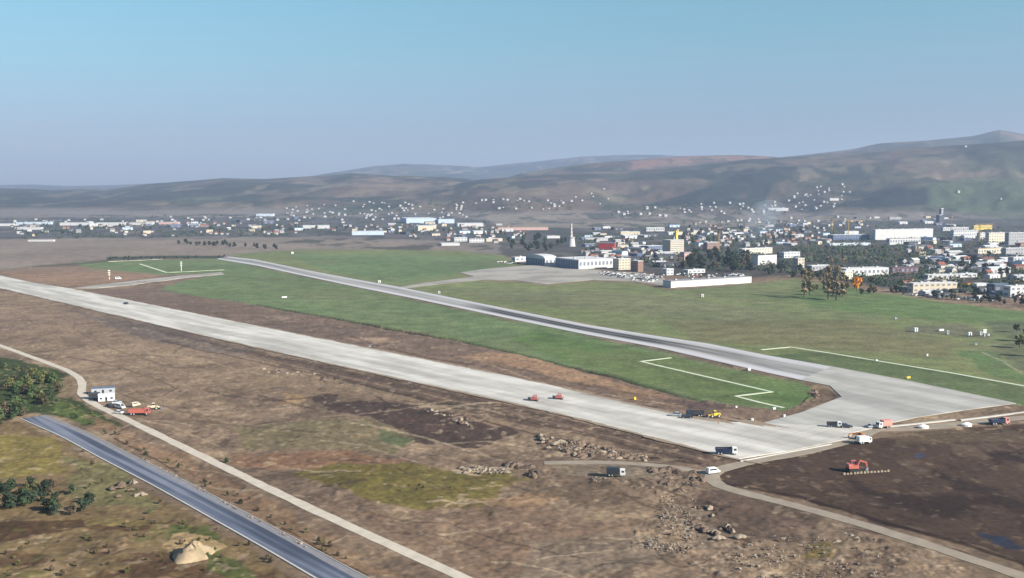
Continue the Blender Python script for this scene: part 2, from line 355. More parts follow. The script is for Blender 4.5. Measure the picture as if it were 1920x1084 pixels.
paint([(1240, 940), (1330, 960), (1380, 1010), (1300, 1030), (1230, 990)], (140, 126, 112), 6, .6)
paint([(1200, 980), (1280, 975), (1270, 1010), (1210, 1010)], (166, 146, 122), 4, .6)
paint([(1500, 1010), (1560, 1015), (1560, 1040), (1490, 1040)], (128, 116, 66), 3, .7)
# dirt yard with the tipper truck, and haul road surface
paint([(1020, 870), (1100, 866), (1200, 870), (1230, 880), (1240, 900), (1180, 905), (1130, 896), (1060, 888)], (140, 128, 112), 3, .9)
# ploughed dark field
paint([(1332, 893), (1400, 872), (1480, 858), (1570, 842), (1660, 818), (1780, 805), (1920, 796), (2500, 760), (2500, 1200), (1920, 1066), (1800, 1028), (1640, 980), (1500, 936), (1400, 912), (1340, 905)], (86, 73, 65), 2.5, .98)
m_ = inpoly(PX, PY, [(1500, 850), (2400, 800), (2400, 1200), (1500, 930)])
wash(smooth(fbm(X, Y*.6, 18, 4, 110)*3.5-.5)*.7*m_, (58, 52, 52)); wash(smooth(fbm(X, Y*.6, 14, 4, 120)*3.5-1.0)*.5*m_, (118, 104, 92))
paint([(1660, 812), (1780, 805), (1920, 808), (1920, 830), (1800, 828), (1680, 830)], (108, 96, 80), 4, .6)
paint([(1840, 1005), (1890, 1005), (1905, 1030), (1860, 1032)], (60, 66, 82), 3, .9)
paint([(1700, 846), (1735, 847), (1735, 854), (1705, 854)], (76, 80, 100), 1.5, .9)
# rough pasture bottom left
paint([(-300, 780), (40, 792), (120, 830), (230, 890), (320, 945), (440, 1010), (560, 1084), (560, 1200), (-300, 1200)], (128, 112, 84), 5, .95)
paint([(-300, 800), (100, 820), (120, 850), (110, 885), (0, 895), (-300, 900)], (132, 122, 72), 6, .85)
paint([(120, 850), (200, 870), (260, 910), (300, 950), (180, 955), (130, 900)], (118, 118, 84), 5, .7)
paint([(-300, 975), (160, 970), (170, 985), (0, 1018), (-300, 1030)], (92, 76, 60), 3, .9)
paint([(160, 970), (300, 975), (290, 990), (180, 990)], (124, 112, 74), 3, .7)
mp = inpoly(QX, QY, [(-300, 1000), (180, 985), (330, 985), (520, 1070), (560, 1200), (-300, 1200)])
wash(smooth(fbm(X*.8+Y*.3, Y, 9, 4, 130)*4-.2)*.75*mp, (96, 76, 62)); wash(smooth(fbm(X, Y, 11, 4, 140)*4-.9)*.6*mp, (112, 116, 70)); wash(smooth(fbm(X, Y, 5, 3, 150)*4-1.2)*.5*mp, (168, 146, 120))
paint([(300, 985), (390, 980), (420, 1005), (400, 1040), (460, 1060), (520, 1084), (420, 1084), (380, 1050), (310, 1010)], (88, 104, 62), 4, .75)
paint([(315, 1000), (350, 993), (400, 1005), (410, 1030), (380, 1042), (320, 1035)], (182, 158, 120), 3, .9)
# green verge and thicket floor at left
paint([(-300, 600), (0, 668), (110, 690), (145, 720), (140, 742), (190, 775), (220, 800), (160, 800), (60, 770), (0, 790), (-300, 800)], (66, 80, 52), 4, .95)
paint([(118, 700), (148, 712), (145, 745), (100, 745)], (150, 130, 108), 3, .8)
paint([(95, 742), (150, 758), (190, 785), (150, 800), (100, 770)], (98, 112, 66), 3, .8)
# strip between gravel track and the asphalt channel
paint([(150, 775), (330, 850), (480, 925), (700, 1050), (760, 1084), (700, 1084), (560, 1012), (300, 872), (180, 806)], (140, 116, 94), 4, .75)
# paler verges of the tracks, dark ditch lines
def line_px(pts, half, col, amt=1.0):
    poly = [(x, y-half) for x, y in pts]+[(x, y+half) for x, y in pts[::-1]]
    paint(poly, col, 1.1, amt, None, 1.2, .22)
DITCH = [(480, 571), (560, 585), (640, 598), (700, 609), (760, 620), (850, 635), (960, 659), (1060, 685), (1150, 704), (1240, 730), (1310, 751)]
line_px(DITCH, 1.5, (66, 66, 48), .9)
for k_, (cc, hh, am) in enumerate([((92, 80, 72), 2.4, .6), ((150, 132, 114), 1.2, .6), ((84, 72, 64), 1.3, .7), ((160, 142, 122), 1.0, .5)]):
    o_ = 9+k_*8; line_px([(300, 612+o_), (480, 652+o_), (720, 705+o_), (960, 757+o_), (1180, 811+o_), (1330, 848+o_)], hh, cc, am)
for k_ in range(3):
    o_ = 5+k_*7; line_px([(900, 668+o_), (1000, 692+o_*1.6), (1120, 716+o_*1.7), (1280, 752+o_)], 1.1, [(104, 88, 78), (176, 150, 122), (110, 92, 80)][k_], .55)

line_px([(200, 485), (300, 482), (420, 482)], 2.5, (60, 74, 54), .9)
line_px([(60, 500), (150, 494), (200, 490)], 1.5, (90, 88, 70), .7)
line_px([(880, 780), (960, 800), (1080, 830), (1200, 855), (1320, 872)], 1.6, (72, 62, 56), .7)
line_px([(600, 700), (700, 725), (800, 750), (900, 778)], 1.5, (84, 72, 64), .7)
line_px([(210, 820), (260, 845), (330, 885)], 2, (76, 66, 56), .8)
line_px([(500, 972), (600, 1028), (690, 1080)], 2, (84, 72, 54), .8)
line_px([(1345, 905), (1500, 932), (1640, 975), (1800, 1022), (1920, 1060)], 3, (62, 52, 46), .8)
line_px([(1560, 985), (1700, 1010), (1800, 1035), (1900, 1075)], 2, (84, 70, 62), .7)
line_px([(1250, 548), (1400, 562), (1560, 588), (1640, 600)], 1, (140, 134, 108), .5)
line_px([(1840, 660), (1870, 672), (1920, 698)], 1.5, (160, 156, 134), .8)
line_px([(1820, 655), (1860, 645), (1920, 640)], 1, (150, 146, 124), .5)
line_px([(340, 768), (420, 772), (480, 768), (560, 762)], 1, (170, 152, 130), .6)
# ruts
_r = random.Random(5)
for k_ in range(90):   # wheel tracks over the bare ground
    x0, y0 = _r.uniform(60, 1250), _r.uniform(600, 1060); a_ = _r.choice([.1, -.12, .24, .3, .03]); L_ = _r.uniform(80, 300); c_ = _r.uniform(-22, 22)
    pts_ = [(x0+L_*i/8, y0+a_*L_*i/8+c_*math.sin(math.pi*i/8)) for i in range(9)]
    if any(inpoly(np.array([p[0]]), np.array([p[1]]), pl)[0] for p in pts_ for pl in (SLAB, GRASS_A, JOIN, [(0, 790), (60, 770), (700, 1084), (0, 1084)])): continue
    line_px(pts_, _r.uniform(.9, 2.0), _r.choice([(172, 154, 130), (176, 160, 138), (88, 76, 68), (98, 86, 76)]), _r.uniform(.45, .85))
# relief
flat = np.zeros(X.shape)
for pl in (SLAB, JOIN, APRON, OLD_UP+OLD_LOW[::-1]):
    b = np.array(pl, float); m = (PX > b[:, 0].min()-80) & (PX < b[:, 0].max()+80) & (PY > b[:, 1].min()-30) & (PY < b[:, 1].max()+30)
    d = polydist(PX[m], PY[m], pl); flat[m] = np.maximum(flat[m], smooth((d+5)/4))
TRACK = [(-200, 585), (0, 648), (60, 670), (125, 694), (148, 707), (156, 722), (150, 738), (172, 756), (240, 788), (330, 832), (400, 866), (480, 905), (600, 962), (750, 1030), (868, 1084), (1100, 1190)]
CHAN = [(62, 782), (140, 815), (215, 855), (315, 905), (440, 973), (530, 1022), (632, 1080), (830, 1190)]
HAUL = [(1640, 806), (1590, 828), (1500, 850), (1420, 864), (1360, 876), (1325, 888), (1318, 900), (1345, 914), (1440, 935), (1540, 962), (1640, 990), (1760, 1028), (1860, 1062), (2000, 1108), (2300, 1200)]
SPUR = [(1330, 888), (1240, 872), (1120, 866), (1020, 868)]
EAST = [(1640, 806), (1700, 805), (1760, 800), (1840, 790), (1920, 783), (2200, 760)]
def dline(px, py, pts):
    d = np.full(px.shape, 1e9)
    for (x0, y0), (x1, y1) in zip(pts[:-1], pts[1:]):
        dx, dy = x1-x0, y1-y0; t = np.clip(((px-x0)*dx+(py-y0)*dy)/(dx*dx+dy*dy), 0, 1)
        d = np.minimum(d, np.hypot(px-x0-t*dx, py-y0-t*dy))
    return d
near = Y < 900
DRAINS = [[(1258, 671), (1201, 678), (1330, 708), (1447, 735), (1379, 743), (1425, 755), (1470, 765)], [(1427, 656), (1482, 651), (1560, 663), (1640, 676), (1780, 699), (1920, 724), (2100, 757)],
          [(203, 490.5), (260, 488.5), (305, 486)], [(262, 495), (312, 511), (360, 509), (420, 506)], [(345, 517), (415, 511)]]
near = Y < 1700
for pts, hw in ((DRAINS[0], 3), (DRAINS[1], 3), (DRAINS[2], 4), (DRAINS[3], 4), (DRAINS[4], 4), (TRACK, 4.2), (CHAN, 8.5), (HAUL, 5.0), (SPUR, 4.5), (EAST, 5)):
    wp = [G(*p) for p in pts]
    d = dline(X[near], Y[near], wp); flat[near] = np.maximum(flat[near], 1-smooth((d-hw)/3.5))
rel = fbm(X, Y, 60, 4, 200)*1.2+np.abs(fbm(X, Y, 12, 4, 210))*.9+fbm(X, Y, 2.6, 2, 220)*.22
airf = np.zeros(X.shape); airf[inpoly(PX, PY, GRASS_A) | inpoly(PX, PY, GRASS_B)] = 1
rel = rel*(1-.75*airf)
rel = (rel-.5)*(1-flat)*(1-smooth((Y-900)/900))
ploughed = inpoly(PX, PY, [(1350, 900), (1660, 818), (2500, 780), (2500, 1200), (1920, 1066), (1500, 936)])
rel = rel*(1-.6*ploughed)
dd = dline(X[near], Y[near], [G(*p) for p in DITCH]); rel[near] -= 1.1*(1-smooth((dd-.5)/2.5)); 
Z += rel-.12*(1-smooth((Y-3000)/300))*0
# stone and clod specks of the worked ground
bare = (1-airf)*(1-smooth((Y-700)/400))*(1-ploughed*.6)
ROUGH = [[(960, 810), (1230, 850), (1240, 868), (1100, 866), (1000, 850)], [(1210, 870), (1330, 880), (1320, 920), (1400, 1020), (1560, 1020), (1620, 990), (1920, 1080), (1400, 1084), (1180, 1030), (1230, 930)], [(790, 760), (900, 780), (890, 800), (800, 780)], [(480, 690), (640, 705), (640, 720), (500, 705)], [(1100, 895), (1250, 905), (1240, 920), (1100, 912)], [(960, 850), (1020, 880), (1000, 895), (940, 875)]]
rg = np.zeros(X.shape, bool)
for pl in ROUGH: rg |= inpoly(QX, QY, pl)
hf = fbm(X, Y, 2.4, 3, 230)
Z += np.where(rg, np.abs(hf)*.5*(1-flat), 0)
rm_ = rg*smooth(fbm(X, Y, 14, 3, 260)*3.5+.1); wash(rm_*smooth(hf*3.5-.5)*.6, (182, 166, 146)); wash(rm_*smooth(-hf*3.5-.7)*.45, (88, 76, 68))
sp_ = fbm(X, Y, 3.5, 3, 240)
wash(smooth(sp_*4-1.3)*.5*bare, (178, 160, 136)); wash(smooth(-sp_*4-1.3)*.45*bare, (84, 72, 62))
Z[:, :] = np.where(Y > 15200, np.minimum(Z, 20), Z)
# the bare earth is a warm, strongly coloured loam
lum = C @ np.array([.3, .6, .1]); wb = ((1-airf)*(1-hill)*(Y < 1300))[..., None]; mean_ = .155
C2 = lum[..., None]+(C-lum[..., None])*.95; C2 = np.clip(mean_+(C2-mean_)*1.10, .012, 1)*np.array([1.10, 1.045, 1.0]); C[:] = C*(1-wb)+C2*wb
me = bpy.data.meshes.new('ground')
nr, ncl = X.shape
me.vertices.add(nr*ncl); me.vertices.foreach_set('co', np.stack([X, Y, Z], -1).astype(np.float32).ravel())
ii = np.arange(nr*ncl).reshape(nr, ncl)
q = np.stack([ii[:-1, :-1], ii[:-1, 1:], ii[1:, 1:], ii[1:, :-1]], -1).reshape(-1, 4)
me.loops.add(q.size); me.loops.foreach_set('vertex_index', q.ravel().astype(np.int32))
me.polygons.add(len(q)); me.polygons.foreach_set('loop_start', np.arange(0, q.size, 4, dtype=np.int32))
me.polygons.foreach_set('loop_total', np.full(len(q), 4, np.int32)); me.polygons.foreach_set('use_smooth', np.ones(len(q), bool))
me.update(calc_edges=True)
ca = me.color_attributes.new('Cover', 'FLOAT_COLOR', 'POINT')
ca.data.foreach_set('color', np.concatenate([C, np.ones(C.shape[:2]+(1,))], -1).astype(np.float32).ravel())
ground = bpy.data.objects.new('ground', me); COL.objects.link(ground); ground['kind'] = 'structure'
gm = bpy.data.materials.new('earth_and_grass'); gm.use_nodes = True; n = gm.node_tree; b = n.nodes['Principled BSDF']
b.inputs['Roughness'].default_value = .95; b.inputs['Specular IOR Level'].default_value = .15
at = n.nodes.new('ShaderNodeAttribute'); at.attribute_name = 'Cover'; geo = n.nodes.new('ShaderNodeNewGeometry')
last = at.outputs['Color']
for sc_, det, amp in ((.006, 5, .16), (.06, 6, .24), (.45, 8, .28)):
    t = n.nodes.new('ShaderNodeTexNoise'); t.inputs['Scale'].default_value = sc_; t.inputs['Detail'].default_value = det
    n.links.new(geo.outputs['Position'], t.inputs['Vector'])
    r_ = n.nodes.new('ShaderNodeMapRange'); r_.inputs['From Min'].default_value = .3; r_.inputs['From Max'].default_value = .7
    r_.inputs['To Min'].default_value = 1-amp; r_.inputs['To Max'].default_value = 1+amp; n.links.new(t.outputs['Fac'], r_.inputs['Value'])
    v = n.nodes.new('ShaderNodeVectorMath'); v.operation = 'SCALE'; n.links.new(last, v.inputs[0]); n.links.new(r_.outputs[0], v.inputs['Scale']); last = v.outputs[0]
n.links.new(last, b.inputs['Base Color'])
me.materials.append(gm)
# ------------------------------------------------------------------ paved sheets
def axis_mat(name, col, ang, pale, dark, sx=.004, sy=.05, joint=0.0):
    """paving with streaks running along its own direction"""
    m = bpy.data.materials.new(name); m.use_nodes = True; n = m.node_tree; b = n.nodes['Principled BSDF']; b.inputs['Roughness'].default_value = .85
    b.inputs['Specular IOR Level'].default_value = .25
    g = n.nodes.new('ShaderNodeNewGeometry'); mp_ = n.nodes.new('ShaderNodeMapping'); mp_.inputs['Rotation'].default_value = (0, 0, -ang)
    n.links.new(g.outputs['Position'], mp_.inputs['Vector'])
    s2 = n.nodes.new('ShaderNodeMapping'); s2.inputs['Scale'].default_value = (sx, sy, 1); n.links.new(mp_.outputs[0], s2.inputs[0])
    t = n.nodes.new('ShaderNodeTexNoise'); t.inputs['Scale'].default_value = 1; t.inputs['Detail'].default_value = 6; n.links.new(s2.outputs[0], t.inputs[0])
    cr = n.nodes.new('ShaderNodeValToRGB'); el = cr.color_ramp.elements
    el[0].position = .38; el[0].color = (*dark, 1); el[1].position = .62; el[1].color = (*pale, 1); k = el.new(.5); k.color = (*col, 1)
    n.links.new(t.outputs['Fac'], cr.inputs[0]); last = cr.outputs[0]
    t2 = n.nodes.new('ShaderNodeTexNoise'); t2.inputs['Scale'].default_value = .09; t2.inputs['Detail'].default_value = 8; n.links.new(g.outputs['Position'], t2.inputs[0])
    r_ = n.nodes.new('ShaderNodeMapRange'); r_.inputs['From Min'].default_value = .3; r_.inputs['From Max'].default_value = .7; r_.inputs['To Min'].default_value = .9; r_.inputs['To Max'].default_value = 1.08
    n.links.new(t2.outputs['Fac'], r_.inputs['Value'])
    v = n.nodes.new('ShaderNodeVectorMath'); v.operation = 'SCALE'; n.links.new(last, v.inputs[0]); n.links.new(r_.outputs[0], v.inputs['Scale']); last = v.outputs[0]
    if joint:
        br = n.nodes.new('ShaderNodeTexBrick'); br.offset = 0; br.inputs['Scale'].default_value = 1; br.inputs['Brick Width'].default_value = 7.5; br.inputs['Row Height'].default_value = 7.5
        br.inputs['Mortar Size'].default_value = .4; br.inputs['Color1'].default_value = (1, 1, 1, 1); br.inputs['Color2'].default_value = (.93, .93, .93, 1); br.inputs['Mortar'].default_value = (joint,)*3+(1,)
        n.links.new(mp_.outputs[0], br.inputs['Vector'])
        m2 = n.nodes.new('ShaderNodeMix'); m2.data_type = 'RGBA'; m2.blend_type = 'MULTIPLY'; m2.inputs[0].default_value = 1
        n.links.new(last, m2.inputs[6]); n.links.new(br.outputs['Color'], m2.inputs[7]); last = m2.outputs[2]
    n.links.new(last, b.inputs['Base Color']); MATS[name] = m; return m
def sheet(name, poly, z, m, thick=.5):
    bm = bmesh.new(); vs = [bm.verts.new((*G(*p), z)) for p in poly]; f = bm.faces.new(vs)
    r_ = bmesh.ops.extrude_face_region(bm, geom=[f])
    for v_ in r_['geom']:
        if isinstance(v_, bmesh.types.BMVert): v_.co.z -= thick
    bmesh.ops.triangulate(bm, faces=bm.faces); bmesh.ops.recalc_face_normals(bm, faces=bm.faces)
    me = bpy.data.meshes.new(name); bm.to_mesh(me); bm.free(); me.materials.append(m)
    o = bpy.data.objects.new(name, me); COL.objects.link(o); return o
def strip(name, pts, width, z, m, thick=.4, off=0.0, wander=0.0, relax=3):
    """band of constant real width along a line on the ground"""
    P = [Vector(G(*p)) for p in pts]; Q = []
    for a_, b_ in zip(P[:-1], P[1:]):
        k = max(1, int((b_-a_).length/6)); Q += [a_.lerp(b_, i/k) for i in range(k)]
    Q.append(P[-1])
    for _ in range(relax): Q = [Q[0]]+[(Q[i-1]+Q[i]*2+Q[i+1])/4 for i in range(1, len(Q)-1)]+[Q[-1]]
    L, Rr = [], []
    for i, c in enumerate(Q):
        t = (Q[min(i+1, len(Q)-1)]-Q[max(i-1, 0)]).normalized(); nn = Vector((-t.y, t.x))
        wl = width/2*(1+wander*random.uniform(-1, 1)); wr = width/2*(1+wander*random.uniform(-1, 1))
        L.append(c+nn*(off+wl)); Rr.append(c+nn*(off-wr))
    m_b = MB(); k = len(Q)
    m_b.v = [(p.x, p.y, z) for p in L]+[(p.x, p.y, z) for p in Rr]+[(p.x, p.y, z-thick) for p in L]+[(p.x, p.y, z-thick) for p in Rr]
    for i in range(k-1):
        m_b.f += [(i, i+1, k+i+1, k+i), (i, 2*k+i, 2*k+i+1, i+1), (k+i, k+i+1, 3*k+i+1, 3*k+i)]; m_b.m += [0, 0, 0]
    return m_b.build(name, m)
a0, a1 = Vector(G(480, 652)), Vector(G(1280, 837)); ANG = math.atan2(a1.y-a0.y, a1.x-a0.x)
b0, b1 = Vector(G(576, 513)), Vector(G(1330, 660)); ANG2 = math.atan2(b1.y-b0.y, b1.x-b0.x)
M_slab = axis_mat('new_concrete', alb(223, 218, 208), ANG, alb(246, 241, 232), alb(203, 198, 189), .012, .09, .86)
M_join = axis_mat('weathered_concrete', alb(198, 195, 188), ANG2, alb(214, 211, 204), alb(182, 179, 174), .01, .07, .9)
M_apron = axis_mat('apron_concrete', alb(186, 180, 170), .3, alb(198, 192, 182), alb(166, 160, 152), .02, .03, .95)
sheet('new_runway', SLAB, .30, M_slab, .8)['kind'] = 'structure'
sheet('runway_head', JOIN, .296, M_join, .8)['kind'] = 'structure'
sheet('apron', APRON, .22, M_apron, .7)['kind'] = 'structure'
sheet('taxiway', [(135, 541), (240, 528), (330, 518), (412, 511), (420, 514), (340, 522), (250, 534), (175, 541)], .29, M_apron, .7)['kind'] = 'structure'
# old runway: strip with its own along / across coordinates
def resample(pts, xsamp):
    p = np.array(pts, float); return [(float(x), float(np.interp(x, p[:, 0], p[:, 1]))) for x in xsamp]
xsv = list(range(430, 1561, 10))
up = resample(OLD_UP, xsv); lowx = [min(x, 1500)*1.0 for x in xsv]
lo = resample(OLD_LOW, [405+(1500-405)*(i/(len(xsv)-1)) for i in range(len(xsv))])
mesh = bpy.data.meshes.new('old_runway'); vs = []; uv = []
NA = 12
for (a_, c_) in zip(up, lo):
    pa, pc = Vector(G(*a_)), Vector(G(*c_))
    for j in range(NA+1):
        p_ = pa.lerp(pc, j/NA); vs.append((p_.x, p_.y, .24))
fs = [(i*(NA+1)+j, (i+1)*(NA+1)+j, (i+1)*(NA+1)+j+1, i*(NA+1)+j+1) for i in range(len(up)-1) for j in range(NA)]
mesh.from_pydata(vs, [], fs); uvl = mesh.uv_layers.new(name='track')
dat = np.zeros((len(mesh.loops), 2)); lv = np.zeros(len(mesh.loops), np.int32); mesh.loops.foreach_get('vertex_index', lv)
dat[:, 0] = (lv//(NA+1))/(len(up)-1); dat[:, 1] = (lv % (NA+1))/NA
uvl.data.foreach_set('uv', dat.ravel())
m = bpy.data.materials.new('old_runway_surface'); m.use_nodes = True; n = m.node_tree; b = n.nodes['Principled BSDF']; b.inputs['Roughness'].default_value = .8
b.inputs['Specular IOR Level'].default_value = .25
uvn = n.nodes.new('ShaderNodeUVMap'); uvn.uv_map = 'track'; sx_ = n.nodes.new('ShaderNodeSeparateXYZ'); n.links.new(uvn.outputs[0], sx_.inputs[0])
mpn = n.nodes.new('ShaderNodeMapping'); mpn.inputs['Scale'].default_value = (9, 9, 1); n.links.new(uvn.outputs[0], mpn.inputs[0])
tn = n.nodes.new('ShaderNodeTexNoise'); tn.inputs['Scale'].default_value = 1; tn.inputs['Detail'].default_value = 7; n.links.new(mpn.outputs[0], tn.inputs[0])
cr = n.nodes.new('ShaderNodeValToRGB'); el = cr.color_ramp.elements
el[0].position = .32; el[0].color = (*alb(150, 147, 143), 1); el[1].position = .68; el[1].color = (*alb(206, 203, 198), 1); n.links.new(tn.outputs['Fac'], cr.inputs[0])
# rubber left by landing wheels: two dark lanes, densest in the touchdown stretch
def ramp1(src, stops):
    r_ = n.nodes.new('ShaderNodeValToRGB'); e_ = r_.color_ramp.elements; e_[0].position = stops[0][0]; e_[0].color = (stops[0][1],)*3+(1,)
    e_[1].position = stops[-1][0]; e_[1].color = (stops[-1][1],)*3+(1,)
    for p_, v_ in stops[1:-1]: k_ = e_.new(p_); k_.color = (v_,)*3+(1,)
    n.links.new(src, r_.inputs[0]); return r_.outputs[0]
lanes = ramp1(sx_.outputs['Y'], [(.26, 0), (.36, .9), (.44, 1), (.48, .45), (.55, 1), (.64, .9), (.74, 0)])
zone = ramp1(sx_.outputs['X'], [(0.0, .3), (.1, .3), (.2, .0), (.40, .1), (.46, 1), (.55, 1), (.72, 1), (.80, .45), (.9, .3), (1, .2)])
mp2 = n.nodes.new('ShaderNodeMapping'); mp2.inputs['Scale'].default_value = (10, 30, 1); n.links.new(uvn.outputs[0], mp2.inputs[0])
t3 = n.nodes.new('ShaderNodeTexNoise'); t3.inputs['Scale'].default_value = 1; t3.inputs['Detail'].default_value = 5; n.links.new(mp2.outputs[0], t3.inputs[0])
mr = n.nodes.new('ShaderNodeMapRange'); mr.inputs['From Min'].default_value = .24; mr.inputs['From Max'].default_value = .42; n.links.new(t3.outputs['Fac'], mr.inputs['Value'])
def mul(a_, b_):
    q_ = n.nodes.new('ShaderNodeMath'); q_.operation = 'MULTIPLY'; n.links.new(a_, q_.inputs[0]); n.links.new(b_, q_.inputs[1]); return q_.outputs[0]
fac = mul(mul(lanes, zone), mr.outputs[0])
mm = n.nodes.new('ShaderNodeMix'); mm.data_type = 'RGBA'; n.links.new(fac, mm.inputs[0]); n.links.new(cr.outputs[0], mm.inputs[6]); mm.inputs[7].default_value = (*alb(48, 48, 54), 1)
# pale worn shoulders
sh = ramp1(sx_.outputs['Y'], [(0, .2), (.06, .9), (.18, .6), (.3, 0), (.72, 0), (.82, .9), (.94, 1), (1, .3)])
sh2 = mul(sh, mr.outputs[0])
m3 = n.nodes.new('ShaderNodeMix'); m3.data_type = 'RGBA'; n.links.new(sh2, m3.inputs[0]); n.links.new(mm.outputs[2], m3.inputs[6]); m3.inputs[7].default_value = (*alb(226, 224, 228), 1)
n.links.new(m3.outputs[2], b.inputs['Base Color']); mesh.materials.append(m)
o = bpy.data.objects.new('old_runway', mesh); COL.objects.link(o); o['kind'] = 'structure'
sp_b = MB(); rr = random.Random(9); Msp = mat('spilled_soil', alb(164, 144, 122), .95, .2, .6)
for line, k_ in ((SLAB_LOW[2:], 150), (SLAB_UP[3:], 110)):
    for _ in range(k_):
        i_ = rr.randrange(len(line)-1); t_ = rr.random(); x = line[i_][0]+(line[i_+1][0]-line[i_][0])*t_; y = line[i_][1]+(line[i_+1][1]-line[i_][1])*t_; g_ = Vector(G(x, y)); a_ = ANG+rr.uniform(-.1, .1)
        L_, W_ = rr.uniform(3, 16), rr.uniform(.4, 1.8); vs = []
        for q_ in range(12): th = q_*.5236; rad = rr.uniform(.7, 1.15); dx, dy = math.cos(th)*L_*rad, math.sin(th)*W_*rad; vs.append((g_.x+dx*math.cos(a_)-dy*math.sin(a_), g_.y+dx*math.sin(a_)+dy*math.cos(a_), .31))
        sp_b.add([(g_.x, g_.y, .36)]+vs, [(0, q_+1, (q_+1) % 12+1) for q_ in range(12)])
tag(sp_b.build('spilled_soil', Msp), 'thin spilled soil along the edges of the concrete slab', 'soil', None, 'stuff')
# tracks, channel road, haul road
M_grav = mat('pale_gravel', alb(222, 210, 192), .95, .12, .25)
M_grav2 = mat('dusty_gravel', alb(170, 156, 138), .95, .15, .2)
M_asph = axis_mat('bluish_asphalt', alb(104, 112, 132), math.atan2(G(440, 973)[1]-G(140, 815)[1], G(440, 973)[0]-G(140, 815)[0]), alb(140, 146, 162), alb(78, 86, 104), .01, .35)
M_kerb = mat('white_concrete', alb(214, 211, 203), .8, .08, .3)
M_white = mat('white_stone_fill', alb(236, 244, 212), .9, .10, .2)
strip('gravel_track', TRACK, 4.2, .10, M_grav, .5, 0, .10)['kind'] = 'structure'
strip('haul_road', HAUL, 5.6, .12, M_grav2, .5, 0, .12)['kind'] = 'structure'
strip('haul_road', SPUR, 5.0, .10, M_grav2, .5, 0, .2)['kind'] = 'structure'
strip('haul_road', EAST, 7.0, .11, M_grav2, .5, 0, .15)['kind'] = 'structure'
strip('asphalt_road', CHAN, 10.6, .12, M_asph, .5)['kind'] = 'structure'
strip('road_shoulder', CHAN, 2.6, .125, mat('grey_chippings', alb(150, 148, 152), .95, .1, .3), .1, 4.0, .05)['kind'] = 'structure'
for s_, wd_ in ((1, .25), (-1, .6)):
    strip('kerb', CHAN, wd_, .26, M_kerb, .5, s_*5.45)['kind'] = 'structure'
strip('kerb', [(1388, 866), (1440, 856), (1500, 845), (1558, 834)], .7, .45, M_kerb, .5)['kind'] = 'structure'
DRAINS = [[(1258, 671), (1201, 678), (1330, 708), (1447, 735), (1379, 743), (1425, 755), (1470, 765)], [(1427, 656), (1482, 651), (1560, 663), (1640, 676), (1780, 699), (1920, 724), (2100, 757)],
          [(203, 490.5), (260, 488.5), (305, 486)], [(262, 495), (312, 511), (360, 509), (420, 506)], [(345, 517), (415, 511)]]
for d_, w_ in zip(DRAINS, (2.0, 2.2, 5.0, 3.2, 3.0)):
    strip('drainage_strip', d_, w_*1.05, .14, M_white, .5, 0, .12, 0)['kind'] = 'structure'
strip('drainage_strip', [(1640, 803), (1690, 799), (1750, 792), (1790, 788)], 1.2, .5, M_kerb, .6)['kind'] = 'structure'
strip('drainage_strip', [(1800, 789), (1850, 783), (1920, 774), (2100, 752)], 1.3, .5, M_kerb, .6)['kind'] = 'structure'
# ------------------------------------------------------------------ the air
hz = MB(); hz.box(-17500, 17500, -400, 15900, -8, 620)
hm = bpy.data.materials.new('haze_air'); hm.use_nodes = True; n = hm.node_tree; n.nodes.clear()
ho = n.nodes.new('ShaderNodeOutputMaterial'); pv = n.nodes.new('ShaderNodeVolumePrincipled'); n.links.new(pv.outputs[0], ho.inputs['Volume'])
pv.inputs['Color'].default_value = (*HAZE_COL, 1); pv.inputs['Density'].default_value = HAZE_DENSITY; pv.inputs['Anisotropy'].default_value = .1
hzo = hz.build('haze', hm); hzo['kind'] = 'stuff'
#@@OBJECTS
# ------------------------------------------------------------------ building materials
def wm(name, rgb, k=.9, **a): return mat(name, alb(*rgb, k=k), **a)
W = {
 'white': wm('white_render', (222, 222, 222), .66, var=.06, scale=.15, rnd=.06), 'offwhite': wm('dull_white_render', (212, 210, 206), .52, var=.06, scale=.15, rnd=.2), 'dullcream': wm('dull_cream_render', (208, 192, 166), .5, rnd=.15), 'cream': wm('cream_render', (232, 218, 192), .75, var=.08, scale=.15, rnd=.08),
 'pink': wm('pinkish_render', (216, 176, 170), .7, var=.08, scale=.2), 'grey': wm('grey_render', (170, 170, 172), .75, var=.1, scale=.15, rnd=.1),
 'beige': wm('beige_render', (208, 196, 172), .75, var=.08, scale=.2, rnd=.08), 'blue': wm('blue_cladding', (84, 104, 140), .7, var=.1, scale=.1),
 'palblue': wm('pale_blue_cladding', (196, 212, 226), .8, var=.05, scale=.1), 'red': wm('red_cladding', (190, 60, 62), .7, var=.1, scale=.2),
 'maroon': wm('maroon_cladding', (104, 72, 84), .7, var=.15, scale=.2), 'yellow': wm('yellow_cladding', (236, 206, 84), .8, var=.06, scale=.2),
 'green': wm('green_cladding', (60, 130, 96), .7), 'dark': wm('dark_cladding', (78, 84, 98), .6, var=.15, scale=.2), 'brown': wm('brick_wall', (150, 112, 92), .7, rnd=.12),
}
RF = {
 'white': wm('white_sheet_roof', (222, 224, 226), .68, var=.08, scale=.08), 'grey': wm('grey_sheet_roof', (142, 142, 148), .7, var=.12, scale=.1, rnd=.15), 'dark': wm('dark_felt_roof', (84, 84, 90), .6, var=.15, scale=.1, rnd=.15),
 'red': wm('red_tile_roof', (146, 84, 68), .65, var=.15, scale=.5, rnd=.2), 'brown': wm('brown_tile_roof', (112, 84, 74), .65, var=.15, scale=.5, rnd=.2), 'blue': wm('blue_sheet_roof', (104, 126, 150), .7, var=.1, scale=.1),
 'tan': wm('tan_sheet_roof', (180, 160, 130), .7, var=.1, scale=.1)}
